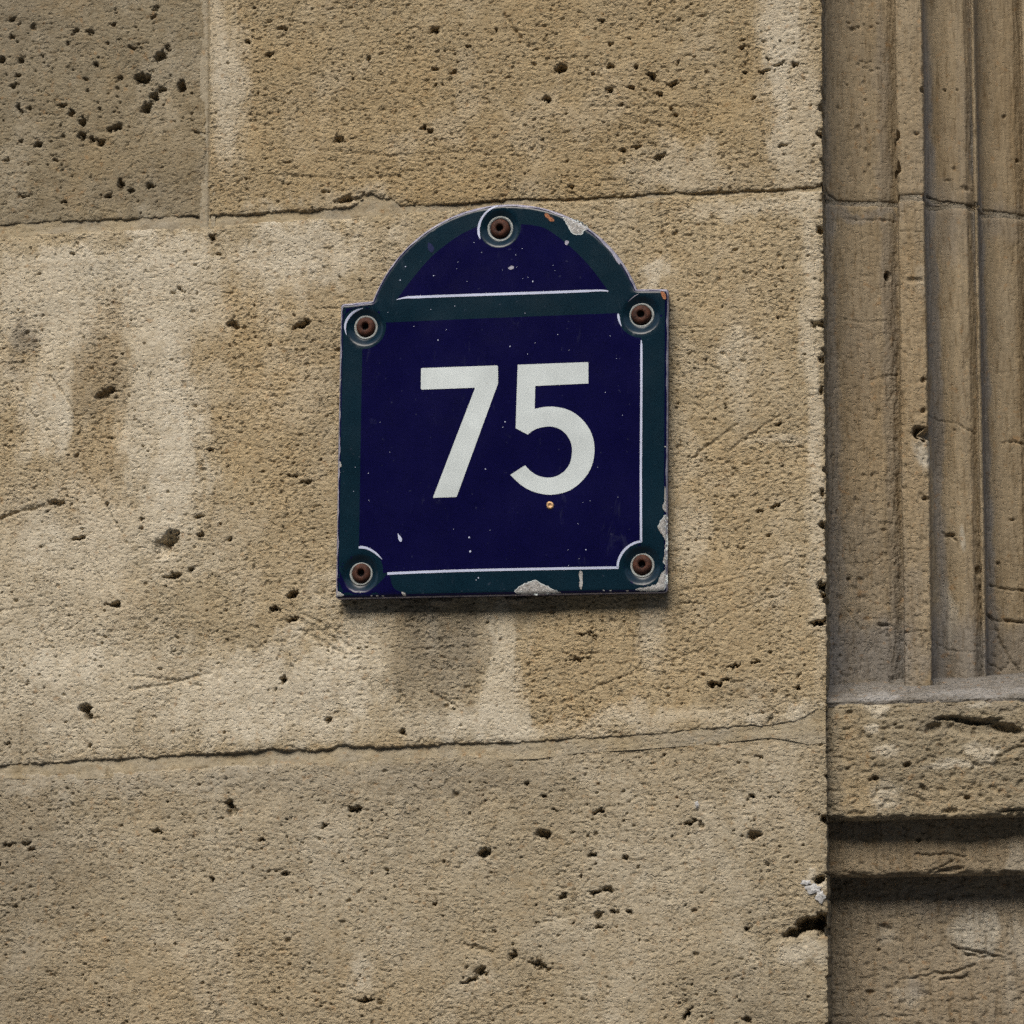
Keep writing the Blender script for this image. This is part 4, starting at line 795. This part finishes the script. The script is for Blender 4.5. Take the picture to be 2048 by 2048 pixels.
ribbon('white_line', Z2([(158,1118),(175,1116),(205,1122),(235,1137),(262,1157),(288,1184)]), [4, 5.5, 5, 4.5, 3.5, .6], M_line, seed=5)
ribbon('white_line', Z1([(182,624),(150,634),(118,655),(92,690),(82,730),(90,772)]), [.6, 3.6, 5, 5.2, 4, .6], M_line, seed=6)
ribbon('white_line', Z1([(925,56),(890,72),(856,100),(832,138),(820,180),(821,215),(829,243)]), [3, 3.6, 4.2, 4.6, 5, 5, .7], M_line, seed=7)
ribbon('white_line', Z1([(1591,655),(1593,675),(1599,700),(1609,726)]), [3, 5, 3.6, .6], M_line, seed=8)
ribbon('white_line', Z1([(1705,545),(1680,558),(1655,578),(1645,590)]), [.5, 1.6, 1.4, .4], M_edge, seed=9)

# numerals, slightly proud of the glaze
seven = Z2([(507,127),(922,113),(927,118),(928,212),(700,836),(696,839),(572,843),(569,839),(800,240),(800,236),(506,246),(501,241),(502,132)])
five = [(1036,109),(1422,94),(1426,98),(1426,212),(1133,226)] + catmull([(1130,353),(1180,343),(1240,341),(1310,356),(1370,391),(1420,445),(1450,507),(1460,577),(1450,650),(1420,715),(1370,770),(1310,808),(1240,825),(1180,824),(1110,805),(1050,769),(995,717)], 4) + \
       catmull([(1077,664),(1110,698),(1155,724),(1205,732),(1250,724),(1295,695),(1325,650),(1336,590),(1330,540),(1305,495),(1265,463),(1215,450),(1160,457),(1120,473),(1092,495)], 4)+[(1025,460)]
layer('numeral', [densify(Ws(seven, PY-.001).tolist(), .004)], M_white, plate, .00034, thick=.0002, step=.006, label='white figure 7')
layer('numeral', [densify(Ws(Z2(five), PY-.001).tolist(), .004)], M_white, plate, .00034, thick=.0002, step=.006, label='white figure 5')

# chips where the glaze has gone
def chip(pts, seed, mat=M_chip, label=None, name='enamel_chip', amp=2.2, lift=.0003):
    P = densify(Ws(catmull(pts, 4, True), PY).tolist(), .0009); r = np.array(P)
    r = r+np.stack([fbm(r[:, 0]/.0016, r[:, 1]/.0016, 2, 700+seed), fbm(r[:, 0]/.0016, r[:, 1]/.0016, 2, 750+seed)], -1)*amp*PX*.8
    if name == 'enamel_chip' and amp >= 2:                       # broken white edge of the glaze round the bare patch
        c = r.mean(0); r2 = c+(r-c)*(1+1.6*PX/np.maximum(np.hypot(*(r-c).T), .001))[:, None]
        layer('glaze_edge', [[tuple(q) for q in r2]], M_white, plate, lift-.00006, step=.0012)
    layer(name, [[tuple(q) for q in r]], mat, plate, lift, step=.0012, label=label)
chip(Z2([(1028,1368),(1045,1338),(1080,1318),(1110,1308),(1125,1300),(1155,1312),(1200,1335),(1240,1354),(1255,1368),(1140,1373)]), 1, label='large chip at the lower edge')
chip(Z2([(1690,1352),(1720,1338),(1765,1335),(1805,1312),(1822,1275),(1850,1240),(1858,1290),(1850,1335),(1830,1350),(1760,1355)]), 2, label='chip at the lower right corner')
chip(Z2([(1855,1240),(1850,1215),(1840,1195),(1846,1150),(1848,1080),(1832,1045),(1812,1005),(1830,965),(1857,935),(1860,1000),(1860,1130)]), 3, label='long chip on the right edge')
chip(Z2([(1848,780),(1852,785),(1856,830),(1857,915),(1840,912),(1836,890),(1846,860),(1844,830)]), 4, amp=1.2)
chip(Z2([(1378,1252),(1392,1254),(1394,1290),(1392,1335),(1386,1350),(1377,1338),(1379,1300)]), 5, amp=1.5, label='short upright dab')
chip(Z1([(1288,120),(1330,124),(1370,142),(1405,163),(1428,186),(1400,192),(1385,214),(1350,212),(1322,184),(1302,150)]), 6, label='chip on the arch')
chip(Z2([(376,1043),(384,1050),(398,1072),(392,1087),(380,1078)]), 7, amp=.6, mat=M_line)
chip(Z2([(50,640),(64,658),(60,672),(48,676)]), 8, amp=1); chip(Z2([(50,60),(58,80),(50,110)]), 9, amp=1); chip(Z2([(40,1360),(75,1378),(60,1388),(36,1384)]), 10, amp=1, label='chip at the lower left corner'); chip(Z2([(48,180),(60,190),(50,202)]), 12, amp=.8)
chip(Z2([(395,1362),(412,1368),(418,1384),(402,1384)]), 11, amp=1)
for k, (a, b, c) in enumerate(((228,1383,6),(258,1383,9),(290,1384,8),(1265,1366,10),(1510,1353,6),(1548,1355,8),(1640,1356,8),(1850,560,5))):
    chip(Z2([(a-c, b), (a, b-3), (a+c, b), (a, b+4)]), 20+k, amp=.5)
chip(Z1([(1545,300),(1575,330),(1600,375),(1592,378),(1565,340)]), 40, mat=M_edge, amp=1); chip(Z1([(1650,440),(1675,480),(1692,516),(1680,500)]), 41, mat=M_edge, amp=.8)
# small dots of white paint and dust
dots = [(770,1062,5),(775,1139,6),(860,685,3.5),(213,708,3.2),(215,857,2.6),(968,425,3.4),(955,455,3),(332,592,2),(278,427,2.4),(1413,1130,3.5),(1375,1180,2.4),(1318,1217,2.4),(820,1285,4),(808,1297,3),(1370,987,2.6),(1437,862,2.4),(1615,388,3),(1520,262,3),(1478,675,2.4),(885,1022,2),(683,1017,2.2),(1092,51,3.2),(1320,30,2),(1582,75,2.4),(1315,1130,2),(1398,870,2),(1590,840,2),(130,808,2.6),(140,674,2.4)]
dots1 = [(572,446,3.4),(598,803,3.4),(995,838,3.4),(1257,772,3),(1133,818,2.6),(387,470,3.6),(690,614,3),(557,632,2.6),(1120,478,4),(1093,455,2.8),(837,317,2.6),(795,262,3),(706,370,2.4),(757,478,2.4),(1060,296,2.6),(1025,330,3),(1065,462,2.6),(643,744,2.6),(1547,779,3.2),(463,726,2.4),(416,395,3.4),(1232,388,2.4),(1242,418,2.4),(700,408,2),(952,415,2),(320,648,2.4),(1078,655,3),(1030,400,2.4)]
for k, (a, b, r) in enumerate(dots):
    r *= 1 if r > 3.3 else .7
    ribbon('paint_fleck', [Z2([(a-r, b)])[0], Z2([(a+r, b+r*.4)])[0]], [.1, r*.62, r*.72, r*.6, .1], M_line, lift=.0003, seed=50+k, jit=1)
for k, (a, b, r) in enumerate(dots1):
    r *= 1 if r > 3.3 else .7
    ribbon('paint_fleck', [Z1([(a-r, b)])[0], Z1([(a+r, b-r*.4)])[0]], [.1, r*.62, r*.72, r*.6, .1], M_line, lift=.0003, seed=90+k, jit=1)
chip(Z1([(1000,392),(1015,396),(1012,408),(995,412),(985,402)]), 44, mat=M_edge, amp=1, name='paint_fleck'); chip(Z1([(1300,250),(1318,256),(1310,275),(1297,268)]), 45, mat=M_edge, amp=.8, name='paint_fleck')
chip(Z1([(540,265),(560,270),(575,300),(560,318),(543,300)]), 46, mat=enamel('scuff', (.02, .025, .07)), amp=1, name='scuff')
# rust spots and small empty holes
chip(Z1([(1180,100),(1205,98),(1232,120),(1240,145),(1222,146),(1195,130)]), 50, mat=M_hole, name='empty_hole', amp=.6, lift=.00028)
chip(Z1([(1184,104),(1200,102),(1212,118),(1200,126),(1188,118)]), 51, mat=M_orange, name='rust_spot', amp=.5, lift=.00036)
chip(Z1([(1208,122),(1225,124),(1236,140),(1220,145),(1208,138)]), 52, mat=M_orange, name='rust_spot', amp=.5, lift=.00036)
chip(Z1([(1826,532),(1845,535),(1855,560),(1850,575),(1838,568),(1828,550)]), 53, mat=M_orange, name='rust_spot', amp=.8, lift=.0004)

def lathe(name, center, prof, mat, parent, seg=32, wob=0.0, seed=0, tilt=(0, 0), label=None):
    """prof: (radius, y) pairs, y towards the wall positive"""
    th = np.linspace(0, 2*math.pi, seg, endpoint=False); V = []
    r_ = np.random.default_rng(seed); ph = r_.random(3)*6
    for r, y in prof:
        rr_ = r*(1+wob*(np.sin(th*2+ph[0])+.6*np.sin(th*3+ph[1])+.4*np.sin(th*7+ph[2]))*.5)
        x = rr_*np.cos(th); z = rr_*np.sin(th); V.append(np.stack([center[0]+x, y+tilt[0]*x+tilt[1]*z, center[1]+z], -1))
    V = np.array(V); V = np.concatenate([V, V[:, :1]], 1)
    return mesh_np(name, V.reshape(-1, 3), grid_faces(V.shape[0], V.shape[1])[:, ::-1], mat, parent, label=label)
for k, s in enumerate(SCR):
    yb = float(plate_y(np.array([s+[.0063, 0]]))[0])
    sc = bpy.data.objects.new('screw', None)
    ring_y = yb-.0003
    gs = [1.0, 1.08, 1.02, .95, .98][k]
    g = lathe('grommet', s, [(.0061*gs, ring_y+.004), (.0059*gs, ring_y+.0006), (.0062*gs, ring_y), (.0070*gs, ring_y-.0004), (.0074*gs, ring_y-.0003), (.0077*gs, ring_y+.0005)], M_ring, plate, 40, wob=.02, seed=k)
    c = s+np.array([[-.0002, .0005], [-.0003, .0003], [-.0004, .0005], [.0001, .0006], [-.0002, .0007]][k])
    sd_ = lathe('screw', c, [(.0060, ring_y+.0035), (.0060, ring_y+.0002), (.0055, ring_y-.0012), (.0043, ring_y-.0019), (.0034, ring_y-.0020), (.0026, ring_y-.0020), (.0022, ring_y-.0014), (.0020, ring_y+.0030)], M_rust, plate, 40, wob=.03, seed=10+k)
    lathe('screw_socket', c, [(.00205, ring_y+.0016), (.0001, ring_y+.0018)], M_hole, sd_, 16)
    lathe('hole_backing', s, [(.0064, ring_y+.0034), (.0001, ring_y+.0034)], M_hole, plate, 24)
# little brass tack below the 5
tk = np.array(w2(1216, 886)); yt = float(plate_y(tk)[0])
lathe('brass_tack', tk, [(.0024, yt+.0002), (.0023, yt-.0005), (.0016, yt-.0009), (.0011, yt-.0008), (.0007, yt-.0003), (.0001, yt-.0002)], M_brass, plate, 20, wob=.08)
# lump of old mortar squeezed out under the plate
def lump(px, py, a, b, h, seed):
    cx, cz = W(px, py); th = np.linspace(0, 2*math.pi, 29)[:28]; V = []
    for r in np.linspace(1, 0.02, 8):
        x = cx+a*PX*r*np.cos(th); z = cz+b*PX*r*np.sin(th); n = fbm(x/.003, z/.003, 3, seed)
        V.append(np.stack([x+n*.0006, .0012-(h*np.sqrt(1-r*r)+n*.0006), z], -1))
    V = np.array(V); V = np.concatenate([V, V[:, :1]], 1); M = np.zeros((V.shape[0]*V.shape[1], 4), np.float32); M[:, 2] = .6; M[:, 3] = 1
    mesh_np('mortar_lump', V.reshape(-1, 3), grid_faces(*V.shape[:2])[:, ::-1], M_mortar, wall, M)
def fleck(px, py, a, b, seed):
    cx, cz = W(px, py); th = np.linspace(0, 2*math.pi, 19)[:18]; V = []
    for r in np.linspace(1, 0.05, 5):
        k = 1+.5*np.sin(th*3+seed)*np.cos(th*2+seed*2); x = cx+a*PX*r*k*np.cos(th); z = cz+b*PX*r*k*np.sin(th)
        V.append(np.stack([x, -.0006-.0007*(1-r*r)+fbm(x/.002, z/.002, 2, seed)*.0004, z], -1))
    V = np.array(V); V = np.concatenate([V, V[:, :1]], 1)
    mesh_np('plaster_fleck', V.reshape(-1, 3), grid_faces(*V.shape[:2])[:, ::-1], M_chip_w, wall)
M_chip_w = simple_mat('white_plaster', (.36, .35, .33), (.58, .58, .57), 400, .8)
for q in ((1614,1766,10,5,1),(1630,1777,15,9,2),(1641,1791,9,11,3),(1393,1609,4,6,5)): fleck(*q)
lump(880, 1203, 24, 12, .006, 801); lump(1035, 1200, 22, 11, .005, 803); lump(810, 1203, 12, 8, .004, 805)
